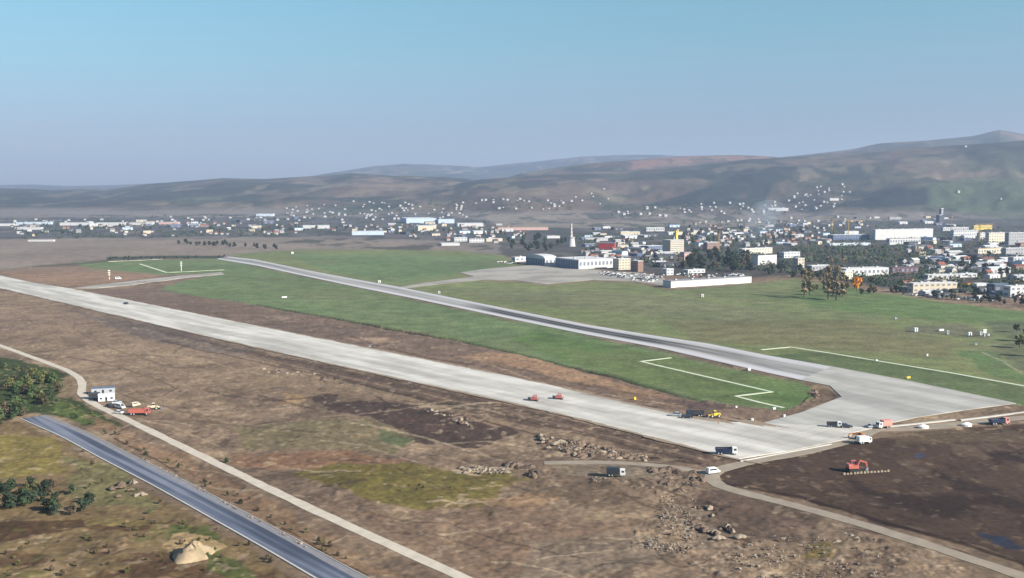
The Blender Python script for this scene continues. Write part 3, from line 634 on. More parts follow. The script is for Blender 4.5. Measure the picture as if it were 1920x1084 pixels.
M_glass = mat('dark_window_glass', (.03, .045, .07), .25, .2, .3); M_bglass = mat('blue_curtain_glass', (.07, .11, .18), .3, .25, .12)
M_fglass = mat('far_window_glass', (.15, .17, .21), .4, .2, .3); M_trim = mat('pale_trim', (.6, .6, .6), .7, .05); M_tyre = mat('tyre_rubber', (.02, .02, .02), .9, .1, 4); M_steel = mat('dull_steel', (.22, .22, .23), .5, .2, 1, .3)
M_conc = mat('rough_concrete', alb(190, 184, 176), .9, .15, .4)
def bld(name, label, cx, cy, wl, wr, hp, wall='white', roof='grey', rows=1, rot=31, style='flat', glassL=False, group=None, cat='building', hm_=None, dmin=10, bay=6.0, wins=True):
    """nearest corner at photo point cx,cy; wl / wr how far its two faces reach"""
    gx, gy, gz = ground_at(cx, cy)
    q = R(rot); r_ = (math.cos(q), math.sin(q)); l_ = (-math.sin(q), math.cos(q)); dep0 = gy*ct+(H-gz)*st
    def solve(dx, d):
        u = (cx+dx-CX)/F; den = d[0]-u*d[1]*ct
        return abs((u*dep0-gx)/den) if abs(den) > .05 else 20
    Rm = min(solve(wr, r_), 260); Lm = max(min(solve(-wl, l_), 120), dmin)
    Hm = hm_ or hp*dep0/F
    t = thing(name, label, cat, (gx, gy, gz-.3), q, group); Hm += .3
    b = MB()
    if style == 'gable':
        b.prismx([(0, 0), (0, Hm*.82), (Lm/2, Hm*.82+min(Lm*.16, Hm*.5)), (Lm, Hm*.82), (Lm, 0)], 0, Rm)
        b.build('wall', W[wall], t); rb = MB(); e_ = .4; z0 = Hm*.82; z1 = z0+min(Lm*.16, Hm*.5)
        rb.prismx([(-e_, z0-.1), (Lm/2, z1+.05), (Lm+e_, z0-.1), (Lm+e_, z0+.15), (Lm/2, z1+.35), (-e_, z0+.15)], -.4, Rm+.4); rb.build('roof', RF[roof], t)
        ht = z0
    elif style == 'arch':
        pr = [(0, 0), (0, Hm*.7)]+[(Lm/2-Lm/2*math.cos(math.pi*i/8), Hm*.7+Hm*.3*math.sin(math.pi*i/8)) for i in range(1, 8)]+[(Lm, Hm*.7), (Lm, 0)]
        b.prismx(pr, 0, Rm); b.build('wall', W[wall], t); rb = MB(); up_ = pr[1:-1]
        rb.prismx([(y, z+.3) for y, z in up_]+[(y, z+.05) for y, z in up_[::-1]], -.5, Rm+.5); rb.build('roof', RF[roof], t); ht = Hm*.7
    else:
        b.box(0, Rm, 0, Lm, 0, Hm); b.build('wall', W[wall], t)
        rb = MB(); rb.box(-.25, Rm+.25, -.25, Lm+.25, Hm+.003, Hm+.45); 
        rb.box(.6, Rm-.6, .6, Lm-.6, Hm+.453, Hm+.6); rb.build('roof', RF[roof], t)
        if Rm > 18:
            for k in range(min(5, int(Rm/18))):
                v_ = MB(); x0 = Rm*(k+.5)/min(5, int(Rm/18)); v_.box(x0-1.5, x0+1.5, Lm*.4, Lm*.4+2.5, Hm+.6, Hm+1.9, 0, .2, .2); v_.build('roof_vent', M_steel, t)
        ht = Hm
    if glassL:
        g_ = MB(); g_.box(-.12, -.004, .6, Lm-.6, .6, ht-.8); g_.build('curtain_wall', M_bglass, t)
        k = max(2, int(Lm/6))
        for i in range(k+1): g_ = MB(); g_.box(-.22, -.123, .6+(Lm-1.4)*i/k, .8+(Lm-1.4)*i/k, .6, ht-.8); g_.build('mullion', M_trim, t)
    if wins:
        fh = ht/rows
        for r0 in range(rows):
            z0, z1 = fh*r0+fh*.38, fh*r0+fh*.78
            k = max(2, min(14, int(Rm/bay)))
            if rows*k <= 60:
                for i in range(k):
                    x0 = Rm*(i+.5)/k; w_ = Rm/k*.27; v_ = MB(); v_.box(x0-w_, x0+w_, -.06, -.004, z0, z1); v_.build('window', M_fglass, t)
            else:
                v_ = MB(); v_.box(1, Rm-1, -.06, -.004, z0, z1); v_.build('window_band', M_fglass, t)
            if not glassL:
                k = max(1, min(6, int(Lm/bay)))
                for i in range(k):
                    y0 = Lm*(i+.5)/k; w_ = Lm/k*.27; v_ = MB(); v_.box(-.06, -.004, y0-w_, y0+w_, z0, z1); v_.build('window', M_fglass, t)
    return t, Rm, Lm, Hm
B = bld
# airport side
B('terminal_building', 'left dark glass terminal hall with white arched roof beside the grey apron', 1022, 499, 36, 22, 20, 'white', 'white', 1, 31, 'arch', True, cat='terminal')
B('terminal_building', 'larger terminal hall beside the apron with dark glass left side and long white right front', 1085, 505, 44, 64, 17, 'white', 'white', 1, 31, 'flat', True, cat='terminal')
B('terminal_annex', 'low white annex at the left end of the terminal halls beside the apron', 966, 491, 5, 26, 8, 'white', 'white', 1)
B('office_building', 'beige office block just right of the white terminal front', 1160, 506, 10, 22, 20, 'beige', 'white', 4, bay=4)
B('office_building', 'narrow brownish block between the terminal and the parked cars', 1196, 510, 13, 10, 20, 'brown', 'white', 4, bay=4)
B('aircraft_hangar', 'very long low white hangar on the olive grass edge with dark left end', 1258, 540, 15, 151, 12, 'white', 'grey', 1, 31, 'flat', False, cat='hangar', wins=False)
B('service_building', 'small white flat building directly behind the left half of the long white hangar', 1290, 513, 7, 32, 6, 'white', 'white', 1)
B('service_building', 'small square white building behind the left end of the long hangar', 1250, 516, 3, 13, 11, 'white', 'white', 2)
B('apartment_block', 'tall beige block with rows of small windows behind the airport, next to the yellow mast', 1257, 478, 15, 25, 27, 'beige', 'white', 8, cat='apartment block', bay=3)
B('pink_building', 'small pink building at the foot of the tall beige block', 1283, 488, 4, 13, 14, 'pink', 'grey', 3, bay=4)
B('warehouse', 'blue walled warehouse with white roof left of the tall beige block', 1216, 472, 14, 26, 10, 'blue', 'white', 1)
B('office_building', 'brick and white block with tiered top behind the dark trees of the airport', 1326, 471, 7, 22, 16, 'brown', 'white', 4, bay=4)
B('warehouse', 'long pale building behind the large square white building', 1392, 477, 5, 56, 10, 'cream', 'white', 2)
B('square_white_building', 'large plain square white building at the right edge of the dark tree stand', 1421, 497, 4, 35, 18, 'white', 'dark', 1, wins=False)
B('warehouse', 'white flat building just right of the large square white building', 1470, 484, 5, 30, 10, 'white', 'white', 2)
B('warehouse', 'small beige block left of the tall thin poplars', 1496, 503, 5, 12, 18, 'beige', 'white', 3)
B('warehouse', 'short white roofed shed behind the tall thin poplars', 1522, 508, 5, 32, 9, 'grey', 'white', 1)
B('warehouse', 'long white warehouse behind the orange autumn tree', 1586, 518, 20, 80, 13, 'white', 'white', 1, 20)
B('pink_building', 'small pinkish white block directly left of the orange autumn tree', 1584, 524, 4, 15, 14, 'cream', 'white', 3, bay=4)
B('warehouse', 'dark purple brown hall at the right end of the long white warehouse', 1672, 515, 4, 50, 13, 'maroon', 'dark', 1, 20)
B('factory', 'huge white factory hall with dark blue left end right of the town centre', 1641, 450, 8, 108, 19, 'white', 'white', 1, 20, cat='factory', wins=False)
B('factory', 'lower white wing in front of the huge white factory hall', 1668, 459, 6, 58, 11, 'white', 'grey', 1, 20, cat='factory')
B('warehouse', 'blue warehouse with a bright white roof left of the huge white factory', 1562, 450, 10, 68, 9, 'blue', 'white', 1, 14)
B('warehouse', 'long thin white shed in front of the blue warehouse beside the factory', 1556, 461, 4, 76, 4, 'palblue', 'white', 1, 14, wins=False)
for a in [
 ('long white roofed shed on the upper right edge of town behind the yellow cranes', 1768, 433, 3, 48, 6, 'white', 'white', 1, 14), ('white hall with dark doors right of the huge factory', 1788, 443, 5, 46, 11, 'white', 'grey', 2, 20),
 ('narrow tall white block in the cluster right of the huge factory', 1838, 450, 4, 13, 13, 'white', 'white', 4, 20), ('pale yellow hall at the top of the right hand cluster', 1826, 431, 3, 34, 8, 'yellow', 'tan', 1, 14),
 ('pinkish white block with uneven roof near the right edge of town', 1854, 456, 5, 32, 19, 'cream', 'white', 4, 20), ('cream low hall in front of the pinkish white block', 1834, 477, 7, 44, 10, 'cream', 'tan', 1, 26),
 ('grey white office block at the right border of the photo, above the green edged hall', 1891, 459, 4, 60, 22, 'grey', 'white', 4, 20), ('pale grey hall between the office block and the green edged hall', 1886, 479, 4, 60, 13, 'grey', 'white', 2, 20),
 ('white hall with a green left end near the right border', 1900, 497, 5, 60, 14, 'white', 'white', 2, 20), ('small bright yellow building beside the dark hedge at right', 1814, 544, 6, 15, 12, 'yellow', 'red', 1, 20),
 ('white building with one dark band directly right of the bright yellow building', 1831, 545, 2, 24, 12, 'white', 'white', 1, 20), ('blue grey hall left of the white building at the right border', 1864, 554, 15, 26, 20, 'dark', 'blue', 1, 20),
 ('bright white gabled building at the right border beside the green field', 1894, 558, 8, 70, 20, 'white', 'white', 2, 20), ('long white shed above the beige colonnaded hall at right', 1740, 524, 6, 62, 8, 'white', 'white', 1, 14),
 ('long beige hall with many pale bays beside the dark hedge', 1712, 549, 9, 82, 17, 'beige', 'white', 2, 14), ('small white hall in the dark ground left of the yellow building', 1802, 520, 3, 30, 6, 'white', 'white', 1, 14),
 ('grey shed behind the right half of the beige colonnaded hall', 1776, 508, 3, 30, 6, 'grey', 'white', 1, 14), ('small white shed above the purple brown hall', 1700, 503, 3, 18, 5, 'white', 'white', 1, 14),
 ]: B('industrial_building', a[0], *a[1:])
for a in [
 ('big pale lavender hall in the middle of the far town', 762, 419, 16, 56, 9, 'palblue', 'white', 1, 14), ('light blue hall touching the right end of the pale lavender hall', 822, 419, 4, 30, 8, 'palblue', 'blue', 1, 14),
 ('cream hall below the pale lavender hall of the far town', 784, 433, 6, 34, 9, 'cream', 'white', 1, 14), ('long very pale hall at the lower edge of the far town', 660, 441, 8, 60, 7, 'palblue', 'white', 1, 10),
 ('white hall at the lower edge of the far town left of the long pale hall', 568, 429, 5, 50, 6, 'white', 'white', 1, 10), ('long thin white roofed shed right of the light blue hall', 858, 425, 4, 48, 6, 'white', 'white', 1, 14),
 ('white shed at the lower edge of town above the green grass', 828, 461, 5, 34, 4, 'white', 'white', 1, 14), ('white two storey block in the cluster above the green grass', 852, 453, 4, 24, 7, 'white', 'white', 2, 20),
 ('white block with dark windows right of the two storey block above the grass', 880, 455, 4, 28, 7, 'white', 'grey', 2, 20), ('low pale shed at the right end of the cluster above the grass', 912, 453, 3, 30, 5, 'beige', 'white', 1, 20),
 ('very long thin pinkish building stretching towards the striped tower', 934, 432, 4, 94, 5, 'pink', 'tan', 1, 8), ('red walled hall right of the striped tower', 1122, 467, 3, 30, 11, 'red', 'grey', 1, -14),
 ('long white roofed shed right of the striped tower', 1098, 452, 3, 42, 5, 'white', 'white', 1, 8), ('white roofed hall above the blue walled warehouse', 1164, 441, 4, 36, 6, 'beige', 'white', 1, 14),
 ('pale roofed hall behind the tall beige block', 1212, 434, 4, 34, 7, 'white', 'white', 1, 14), ('small white shed left of the striped tower', 1026, 447, 3, 24, 4, 'white', 'white', 1, 14),
 ('long white shed at the very left border of the far town', -20, 424, 5, 44, 4, 'white', 'white', 1, 8), ('second long white shed of the left border', 27, 431, 5, 50, 4, 'white', 'white', 1, 8),
 ('long bright shed in the upper row at the far left of town', 30, 421, 4, 66, 4, 'palblue', 'white', 1, 6), ('long bright shed in the middle of the left far town row', 112, 423, 5, 60, 5, 'white', 'white', 1, 6),
 ('long bright shed third from the left in the far town row', 180, 423, 5, 52, 5, 'white', 'white', 1, 6), ('long bright shed right of the four pale sheds in the far town row', 242, 422, 4, 44, 4, 'white', 'white', 1, 6),
 ('thin pale shed at the right end of the far town row', 298, 421, 4, 36, 4, 'pink', 'white', 1, 6), ('thin white long building standing alone below the left far town', 52, 453, 3, 48, 2.6, 'white', 'white', 1, 4),
 ('white low hall above the field at the left of the far town', 352, 424, 4, 30, 4, 'white', 'grey', 1, 8), ('pale flat block on the town edge above the hedge line', 480, 406, 4, 32, 4, 'palblue', 'white', 1, 8),
 ('white building with long roof on the slope village at right', 1440, 397, 4, 38, 5, 'white', 'white', 1, 10), ('white flat block at the lower edge of the slope village', 1556, 377, 3, 16, 4, 'white', 'white', 1, 10),
 ('white hall among the yellow cranes left of the factory', 1584, 440, 3, 26, 6, 'white', 'white', 1, 14), ('pale roofed hall behind the huge white factory', 1668, 412, 3, 22, 4, 'grey', 'white', 1, 10),
 ]: B('warehouse', a[0], *a[1:], wins=(a[6] == 'white' and a[5] > 6), cat='warehouse')
# striped control tower
gx, gy, gz = ground_at(1071, 462); s_ = math.hypot(gx, gy)/F*.88
t = thing('striped_tower', 'tall thin white and red banded tower on a round white base', 'tower', (gx, gy, 0))
b = MB(); b.cyl((0, 0, 0), (0, 0, 18*s_), 9*s_, 6.5*s_, 16); b.build('base', W['white'], t, smooth_=False)
b = MB(); b.cyl((0, 0, 18*s_), (0, 0, 20*s_), 8*s_, 8*s_, 16); b.build('gallery', W['grey'], t)
for k in range(7):
    b = MB(); b.cyl((0, 0, (20+k*4)*s_), (0, 0, (24+k*4)*s_), (2.8-.18*k)*s_, (2.62-.18*k)*s_, 12); b.build('shaft_band', W['pink' if k % 2 else 'white'], t)
gx, gy, gz = ground_at(1268, 466); s_ = math.hypot(gx, gy)/F
t = thing('yellow_mast', 'slim yellow mast rising behind the tall beige block', 'mast', (gx, gy, 0), .4)
b = MB(); b.box(-2.4*s_, 2.4*s_, -2.4*s_, 2.4*s_, 0, 31*s_, 0, .5*s_, .5*s_); b.build('shaft', W['yellow'], t); b = MB(); b.box(-3*s_, 3*s_, -3*s_, 3*s_, 31*s_, 33*s_); b.build('head', W['yellow'], t)
gx, gy, gz = ground_at(1763, 418); s_ = math.hypot(gx, gy)/F*.66
t = thing('silo_tower', 'dark blue grey tower with white stepped top standing before the green slope at right', 'tower', (gx, gy, gz), .35)
b = MB(); b.box(-9*s_, 7*s_, -6*s_, 6*s_, 0, 20*s_); b.build('wall', W['dark'], t); b = MB(); b.box(-2*s_, 5*s_, -4*s_, 4*s_, 20*s_, 36*s_); b.build('upper_stage', W['dark'], t)
b = MB(); b.box(-2.5*s_, 5.5*s_, -4.5*s_, 4.5*s_, 36*s_, 38*s_); b.build('roof', RF['white'], t); b = MB(); b.box(-9*s_, -2.2*s_, -6.2*s_, 6*s_, 20*s_, 21.5*s_); b.build('lower_roof', RF['white'], t)
for k in range(4): b = MB(); b.box(-1.5*s_, 4.5*s_, -4.2*s_, -4.02*s_, (22+k*3.5)*s_, (23.4+k*3.5)*s_); b.build('window_band', M_trim, t)
# tower cranes
M_cy = wm('crane_yellow', (214, 172, 60), .75)
def crane(px, py, hp, jib, rz, label):
    gx, gy, gz = ground_at(px, py); s = math.hypot(gx, gy)/F; t = thing('tower_crane', label, 'crane', (gx, gy, gz), rz, 'yellow tower cranes over the town')
    b = MB(); h = hp*s; w_ = .9
    for i in (-w_, w_):
        for j in (-w_, w_): b.cyl((i, j, 0), (i, j, h), .22, .22, 5)
    k = int(h/2.5)
    for i in range(k): b.cyl((-w_, -w_, h*i/k), (w_, -w_, h*(i+1)/k), .12, .12, 4); b.cyl((-w_, w_, h*i/k), (-w_, -w_, h*(i+1)/k), .12, .12, 4); b.cyl((w_, -w_, h*i/k), (w_, w_, h*(i+1)/k), .12, .12, 4)
    b.build('mast', M_cy, t); b = MB(); L = jib*s
    for y, z in ((-.7, 0), (.7, 0), (0, 1.3)): b.cyl((-L*.3, y, h+z), (L, y, h+z), .16, .16, 5)
    for i in range(14): b.cyl((L*i/14, -.7, h), (L*(i+.5)/14, 0, h+1.3), .1, .1, 4); b.cyl((L*(i+.5)/14, 0, h+1.3), (L*(i+1)/14, .7, h), .1, .1, 4)
    b.build('jib', M_cy, t); b = MB(); b.box(-L*.3, -L*.2, -1, 1, h-1.6, h+.2); b.build('counterweight', M_conc, t); b = MB(); b.box(-1, 1.2, 1, 2.4, h-2.2, h-.1); b.build('cab', M_glass, t)
crane(1590, 446, 30, 34, .3, 'yellow tower crane left of the huge white factory'); crane(1348, 470, 36, 26, 2.2, 'yellow tower crane beside the brick block behind the airport trees')
crane(1783, 440, 30, 22, 1.1, 'pale yellow tower crane right of the dark silo tower'); crane(1836, 452, 28, 26, .1, 'yellow tower crane over the right hand industrial cluster'); crane(1560, 432, 22, 22, 2.6, 'small yellow tower crane among the town roofs left of the factory')
# ------------------------------------------------------------------ houses
def house_proto(wall, roof, L=11, D_=9, h=5.5, rh=3.2, hip=False):
    t = thing('house', 'house', 'house')
    b = MB(); b.prismx([(-D_/2, -1.5), (-D_/2, h), (0, h+rh-.15), (D_/2, h), (D_/2, -1.5)], -L/2, L/2); b.build('wall', W[wall], t)
    b = MB(); b.prismx([(-D_/2-.5, h-.35), (0, h+rh), (D_/2+.5, h-.35), (D_/2+.5, h-.1), (0, h+rh+.28), (-D_/2-.5, h-.1)], -L/2-.5, L/2+.5); rf = b.build('roof', RF[roof], t)
    b = MB(); b.box(L*.2, L*.2+.8, -.4, .4, h+rh*.5, h+rh+1.1); b.build('chimney', W['brown'], rf)
    for x in (-.28, .28):
        b = MB(); b.box(L*x-.8, L*x+.8, -D_/2-.06, -D_/2-.004, 2.4, 4.2); b.build('window', M_fglass, t)
    b = MB(); b.box(-.6, .6, -D_/2-.06, -D_/2-.004, 0, 2.2); b.build('door', W['brown'], t)
    return t
def flat_proto(wall, roof, L=16, D_=10, h=7):
    t = thing('house', 'house', 'house'); b = MB(); b.box(-L/2, L/2, -D_/2, D_/2, -1.5, h); b.build('wall', W[wall], t)
    b = MB(); b.box(-L/2-.2, L/2+.2, -D_/2-.2, D_/2+.2, h+.003, h+.5); b.build('roof', RF[roof], t)
    for i in range(2):
        for x in (-.3, 0, .3): b = MB(); b.box(L*x-1.1, L*x+1.1, -D_/2-.06, -D_/2-.004, 1.4+3.2*i, 3+3.2*i); b.build('window', M_fglass, t)
    return t
HP = [(house_proto('offwhite', 'red'), 'white house with red tiled roof'), (house_proto('offwhite', 'brown', 12, 9, 6), 'white house with brown tiled roof'), (house_proto('dullcream', 'red', 10, 8, 5), 'cream house with red tiled roof'),
      (house_proto('offwhite', 'grey', 12, 10, 6.5, 2.6), 'white house with pale grey roof'), (house_proto('grey', 'dark', 11, 9, 5.5), 'grey house with dark roof'), (flat_proto('offwhite', 'white'), 'white flat roofed house'), (flat_proto('beige', 'grey', 20, 10, 8), 'beige flat roofed house'),
      (house_proto('offwhite', 'white', 13, 9, 5.5, 2.2), 'white house with bright sheet metal roof')]
for k_, (p_, l_) in enumerate(HP): p_['label'] = l_
def inp(x, y, poly): return bool(inpoly(np.array([x*1.0]), np.array([y*1.0]), poly)[0])
OCC = []
def scatter(poly, n_, dmin, rnd, tries=60, cl=None):
    xs_ = [p[0] for p in poly]; ys_ = [p[1] for p in poly]; out_ = []
    for _ in range(n_*tries):
        if len(out_) >= n_: break
        x, y = rnd.uniform(min(xs_), max(xs_)), rnd.uniform(min(ys_), max(ys_))
        if not inp(x, y, poly): continue
        if cl and vnoise(np.array([x/cl]), np.array([y/cl*3]), 77)[0] < .45: continue
        if any(abs(x-a) < dmin and abs(y-b_) < dmin*.35 for a, b_ in OCC): continue
        out_.append((x, y)); OCC.append((x, y))
    return out_
rnd = random.Random(11)
def shed_proto(wall, roof, L, D_, h, lab):
    t = thing('shed', lab, 'shed'); b = MB(); b.prismx([(-D_/2, -1), (-D_/2, h), (0, h+D_*.12), (D_/2, h), (D_/2, -1)], -L/2, L/2); b.build('wall', W[wall], t)
    b = MB(); b.prismx([(-D_/2-.4, h-.05), (0, h+D_*.12+.05), (D_/2+.4, h-.05), (D_/2+.4, h+.2), (0, h+D_*.12+.35), (-D_/2-.4, h+.2)], -L/2-.4, L/2+.4); b.build('roof', RF[roof], t)
    for x in (-.25, .25): b = MB(); b.box(L*x-2, L*x+2, -D_/2-.07, -D_/2-.004, 0, h*.7); b.build('door', M_steel, t)
    return t
SHP = [shed_proto('white', 'white', 34, 14, 6, 'long white shed'), shed_proto('grey', 'white', 26, 12, 5, 'grey shed with white roof'), shed_proto('beige', 'grey', 30, 12, 6, 'beige shed with grey roof'), shed_proto('blue', 'grey', 28, 14, 6, 'blue shed'), shed_proto('brown', 'red', 22, 11, 6, 'brick shed with red roof'), shed_proto('dark', 'dark', 36, 15, 6, 'dark shed'), shed_proto('palblue', 'blue', 30, 14, 7, 'pale blue shed')]
for poly, n_, where, grp, sc in [([(1090, 450), (1200, 440), (1250, 470), (1250, 508), (1180, 500), (1100, 480)], 34, 'between striped tower and beige block', 'sheds behind the terminal', .8), ([(1290, 425), (1560, 418), (1560, 458), (1300, 468)], 44, 'in the right town', 'sheds of the right town', .8),
  ([(1690, 455), (1830, 440), (1920, 450), (1920, 530), (1700, 510)], 46, 'in the right hand industrial quarter', 'sheds of the industrial quarter', .9), ([(1100, 425), (1290, 418), (1290, 445), (1100, 445)], 12, 'on the plain above the blue warehouse', 'sheds on the plain above the warehouse', .9),
  ([(620, 420), (960, 418), (960, 452), (830, 450), (700, 436)], 22, 'around the pale town halls', 'sheds around the pale halls', .9), ([(0, 414), (560, 410), (560, 436), (0, 440)], 26, 'in the far left town', 'sheds of the left far town', 1.0), ([(1600, 402), (1780, 398), (1800, 425), (1600, 428)], 12, 'behind the huge white factory', 'sheds behind the factory', .9),
  ([(1690, 525), (1800, 530), (1900, 555), (1880, 565), (1700, 552)], 20, 'beside the hedge of the green field', 'sheds beside the hedge', .6)]:
    for _ in range(n_*30):
        if n_ <= 0: break
        x, y = rnd.uniform(min(p[0] for p in poly), max(p[0] for p in poly)), rnd.uniform(min(p[1] for p in poly), max(p[1] for p in poly))
        if not bool(inpoly(np.array([x]), np.array([y]), poly)[0]) or any(abs(x-a) < 10 and abs(y-b_) < 3 for a, b_ in OCC): continue
        n_ -= 1; OCC.append((x, y)); p_ = rnd.choice(SHP); k_ = p_.name
        LAB0 = globals().setdefault('LAB0', {}); LAB0.setdefault(k_, p_['label'])
        spawn(p_, ground_at(x, y), rnd.choice([.54, .3, .54, -1.0])+rnd.uniform(-.1, .1), LAB0[k_]+' '+where, grp, sc*rnd.uniform(.6, 1.15))
DIST = [
 ('in the far left town', [(10, 413), (180, 411), (420, 404), (560, 402), (560, 440), (400, 440), (250, 445), (40, 444)], 110, 4.5, None, 1.0),
 ('on the hillside above the middle town', [(520, 392), (600, 382), (700, 375), (745, 378), (860, 384), (880, 410), (740, 414), (620, 420), (560, 418)], 90, 4.5, 14, .95),
 ('around the pale town halls', [(620, 424), (760, 420), (960, 424), (1000, 440), (930, 456), (830, 452), (700, 436), (620, 436)], 60, 5, None, .95),
 ('in the thin row along the foot of the hill', [(855, 380), (930, 374), (1050, 372), (1065, 392), (980, 394), (860, 392)], 26, 6, None, 1.05),
 ('on the slope above the striped tower', [(1050, 358), (1170, 350), (1165, 390), (1060, 394)], 8, 9, None, 1.1),
 ('below the dark hillside wood', [(1140, 386), (1250, 384), (1460, 380), (1465, 402), (1290, 407), (1150, 408)], 40, 6, 20, 1.1),
 ('in the slope village at right', [(1430, 385), (1500, 362), (1570, 342), (1610, 350), (1580, 380), (1560, 392), (1440, 398)], 40, 5, None, 1.1),
 ('in the right town', [(1290, 416), (1480, 408), (1620, 406), (1640, 424), (1550, 430), (1550, 458), (1400, 462), (1290, 462), (1250, 440)], 110, 5.5, None, 1.0),
 ('in the right hand industrial quarter', [(1700, 462), (1830, 480), (1890, 500), (1890, 520), (1760, 512), (1690, 495)], 34, 7, None, 1.0),
 ('between striped tower and beige block', [(1085, 455), (1200, 446), (1240, 480), (1240, 500), (1170, 490), (1090, 480)], 30, 7, None, .95),
]
HLIST = []
for where, poly, n_, dm, cl, sc in DIST:
    for x, y in scatter(poly, n_, dm, rnd, 60, cl):
        p_, l_ = rnd.choices(HP, [3, 3, 2, 2.5, 3.5, 1.2, 1.5, 1])[0]; HLIST.append((x, y, p_, l_, where, sc*rnd.uniform(.5, .95)))
HLIST.append((1810, 276, HP[5][0], 'white flat roofed house', 'alone near the top of the long right hill', 1.0)); HLIST.append((1796, 364, HP[3][0], 'white house with pale grey roof', 'alone on the green slope at right', 1.1)); HLIST.append((1876, 376, HP[3][0], 'small white house with pale grey roof', 'highest on the green slope near the right border', .8))
def yaw(): return rnd.choice([.55, .55, .45, .7, -1.0])+rnd.uniform(-.12, .12)
HLIST.sort(key=lambda h: -h[1])
for (x, y, p_, l_, where, sc) in HLIST[:298]:
    g_ = ground_at(x, y); spawn(p_, g_, yaw(), l_+' '+where, 'houses '+where, sc)
# the remainder of the far houses, smallest in the picture
far = MB()
for (x, y, p_, l_, where, sc) in HLIST[298:]:
    g_ = ground_at(x, y); c_, s_ = math.cos(.55), math.sin(.55); L, D_, h = 6*sc, 4.5*sc, 5.5*sc
    pts = [(-L, -D_), (L, -D_), (L, D_), (-L, D_)]; P_ = [(g_[0]+c_*a-s_*b_, g_[1]+s_*a+c_*b_) for a, b_ in pts]
    vs = [(*p, g_[2]-2) for p in P_]+[(*p, g_[2]+h) for p in P_]; ra = [(g_[0]-c_*L, g_[1]-s_*L, g_[2]+h*1.5), (g_[0]+c_*L, g_[1]+s_*L, g_[2]+h*1.5)]
    far.add(vs+ra, [(0, 1, 5, 4), (1, 2, 6, 9, 5), (2, 3, 7, 6), (3, 0, 4, 8, 7)]); far.add(vs+ra, [(4, 5, 9, 8), (6, 7, 8, 9)], 1)
if far.v: tag(far.build('far_houses', [W['offwhite'], RF['grey']]), 'tiny white far houses on the hillsides', 'houses', None, 'stuff')
# ------------------------------------------------------------------ trees
def leaf_mat(name, rgb, k=.85, rnd=.25):
    m = mat(name, alb(*rgb, k=k), .85, .35, .5, rnd=rnd); m.node_tree.nodes['Principled BSDF'].inputs['Specular IOR Level'].default_value = .1; return m
LM = {'dark': leaf_mat('dark_green_leaves', (62, 76, 54)), 'deep': leaf_mat('deep_bluish_leaves', (52, 64, 50)), 'olive': leaf_mat('olive_leaves', (104, 106, 66)), 'brown': leaf_mat('browning_leaves', (92, 82, 64)), 'orange': leaf_mat('orange_autumn_leaves', (236, 156, 44), 1.0), 'green': leaf_mat('mid_green_leaves', (80, 98, 62))}
M_bark = mat('bark', alb(96, 82, 70), .9, .2, 2)
def crown_mb(seed, rx, rz, zc, nlobe, per, leaf, gap=.0, column=False):
    rr = random.Random(seed); b = MB()
    for k in range(nlobe):
        th = rr.uniform(0, 6.28); q = rr.random()**.5; zz = rr.uniform(-1, 1)
        wmax = math.sqrt(max(.05, 1-zz*zz)) if not column else (1-.55*(zz+1)/2)
        c = Vector((math.cos(th)*rx*q*.75*wmax, math.sin(th)*rx*q*.75*wmax, zc+zz*rz*.8)); lr = rx*rr.uniform(.28, .5)
        for i in range(per):
            d = Vector((rr.gauss(0, 1), rr.gauss(0, 1), rr.gauss(0, 1))).normalized()*lr*rr.uniform(.55, 1.05); p = c+Vector((d.x, d.y, d.z*.8))
            n_ = (d.normalized()+Vector((rr.uniform(-.8, .8), rr.uniform(-.8, .8), rr.uniform(-.3, .9)))).normalized(); u_ = n_.orthogonal().normalized(); v_ = n_.cross(u_); a_ = rr.uniform(0, 3.14); u2 = u_*math.cos(a_)+v_*math.sin(a_); v2 = n_.cross(u2); s = leaf*rr.uniform(.6, 1.3)
            b.add([p-u2*s, p-v2*s*.6+u2*s*.2, p+u2*s, p+v2*s*.7], [(0, 1, 2, 3)])
    return b
def build_leaf(b, mt, par):
    me = bpy.data.meshes.new('crown'); me.from_pydata(b.v, [], b.f); me.materials.append(mt); o = bpy.data.objects.new('crown', me); COL.objects.link(o); o.parent = par; return o
def tree_proto(name, label, lm, seed, h=9, rx=3.6, column=False, per=30, nl=15, leaf=.85, cat='tree', tf=.16):
    t = thing(name, label, cat); b = MB(); rr = random.Random(seed+5); th = h*tf
    b.cyl((0, 0, -.8), (0, 0, th), h*.028, h*.02, 7); b.cyl((0, 0, th), (rr.uniform(-.2, .2), .1, h*.8), h*.02, h*.005, 6)
    for k in range(5):
        a = k*1.26+rr.random(); z = th+h*.08*k; b.cyl((0, 0, z), (math.cos(a)*rx*.6, math.sin(a)*rx*.6, z+h*.25), h*.012, h*.004, 5)
    b.build('trunk', M_bark, t)
    build_leaf(crown_mb(seed, rx, h*(1-tf)*.5, th+h*(1-tf)*.5, nl, per, leaf, column=column), LM[lm], t); return t
TP = {k: tree_proto('tree', l, m_, i*7+1, hh, rr_) for i, (k, l, m_, hh, rr_) in enumerate([('dark', 'dark green broadleaf tree', 'dark', 9, 3.8), ('deep', 'deep bluish green tree', 'deep', 11, 4.0), ('olive', 'thinning olive tree', 'olive', 9, 3.6), ('brown', 'brown autumn tree', 'brown', 8, 3.4)])}
LM['pop'] = leaf_mat('faded_poplar_leaves', (140, 124, 92), 1.0)
TP['poplar'] = tree_proto('poplar_tree', 'tall thin olive brown poplar', 'pop', 91, 26, 3.2, True, 22, 30, .8, 'poplar', .08)
TP['orange'] = tree_proto('autumn_tree', 'round bright orange autumn tree beside the pinkish white block', 'orange', 71, 13, 5.2, False, 40, 18, .7)
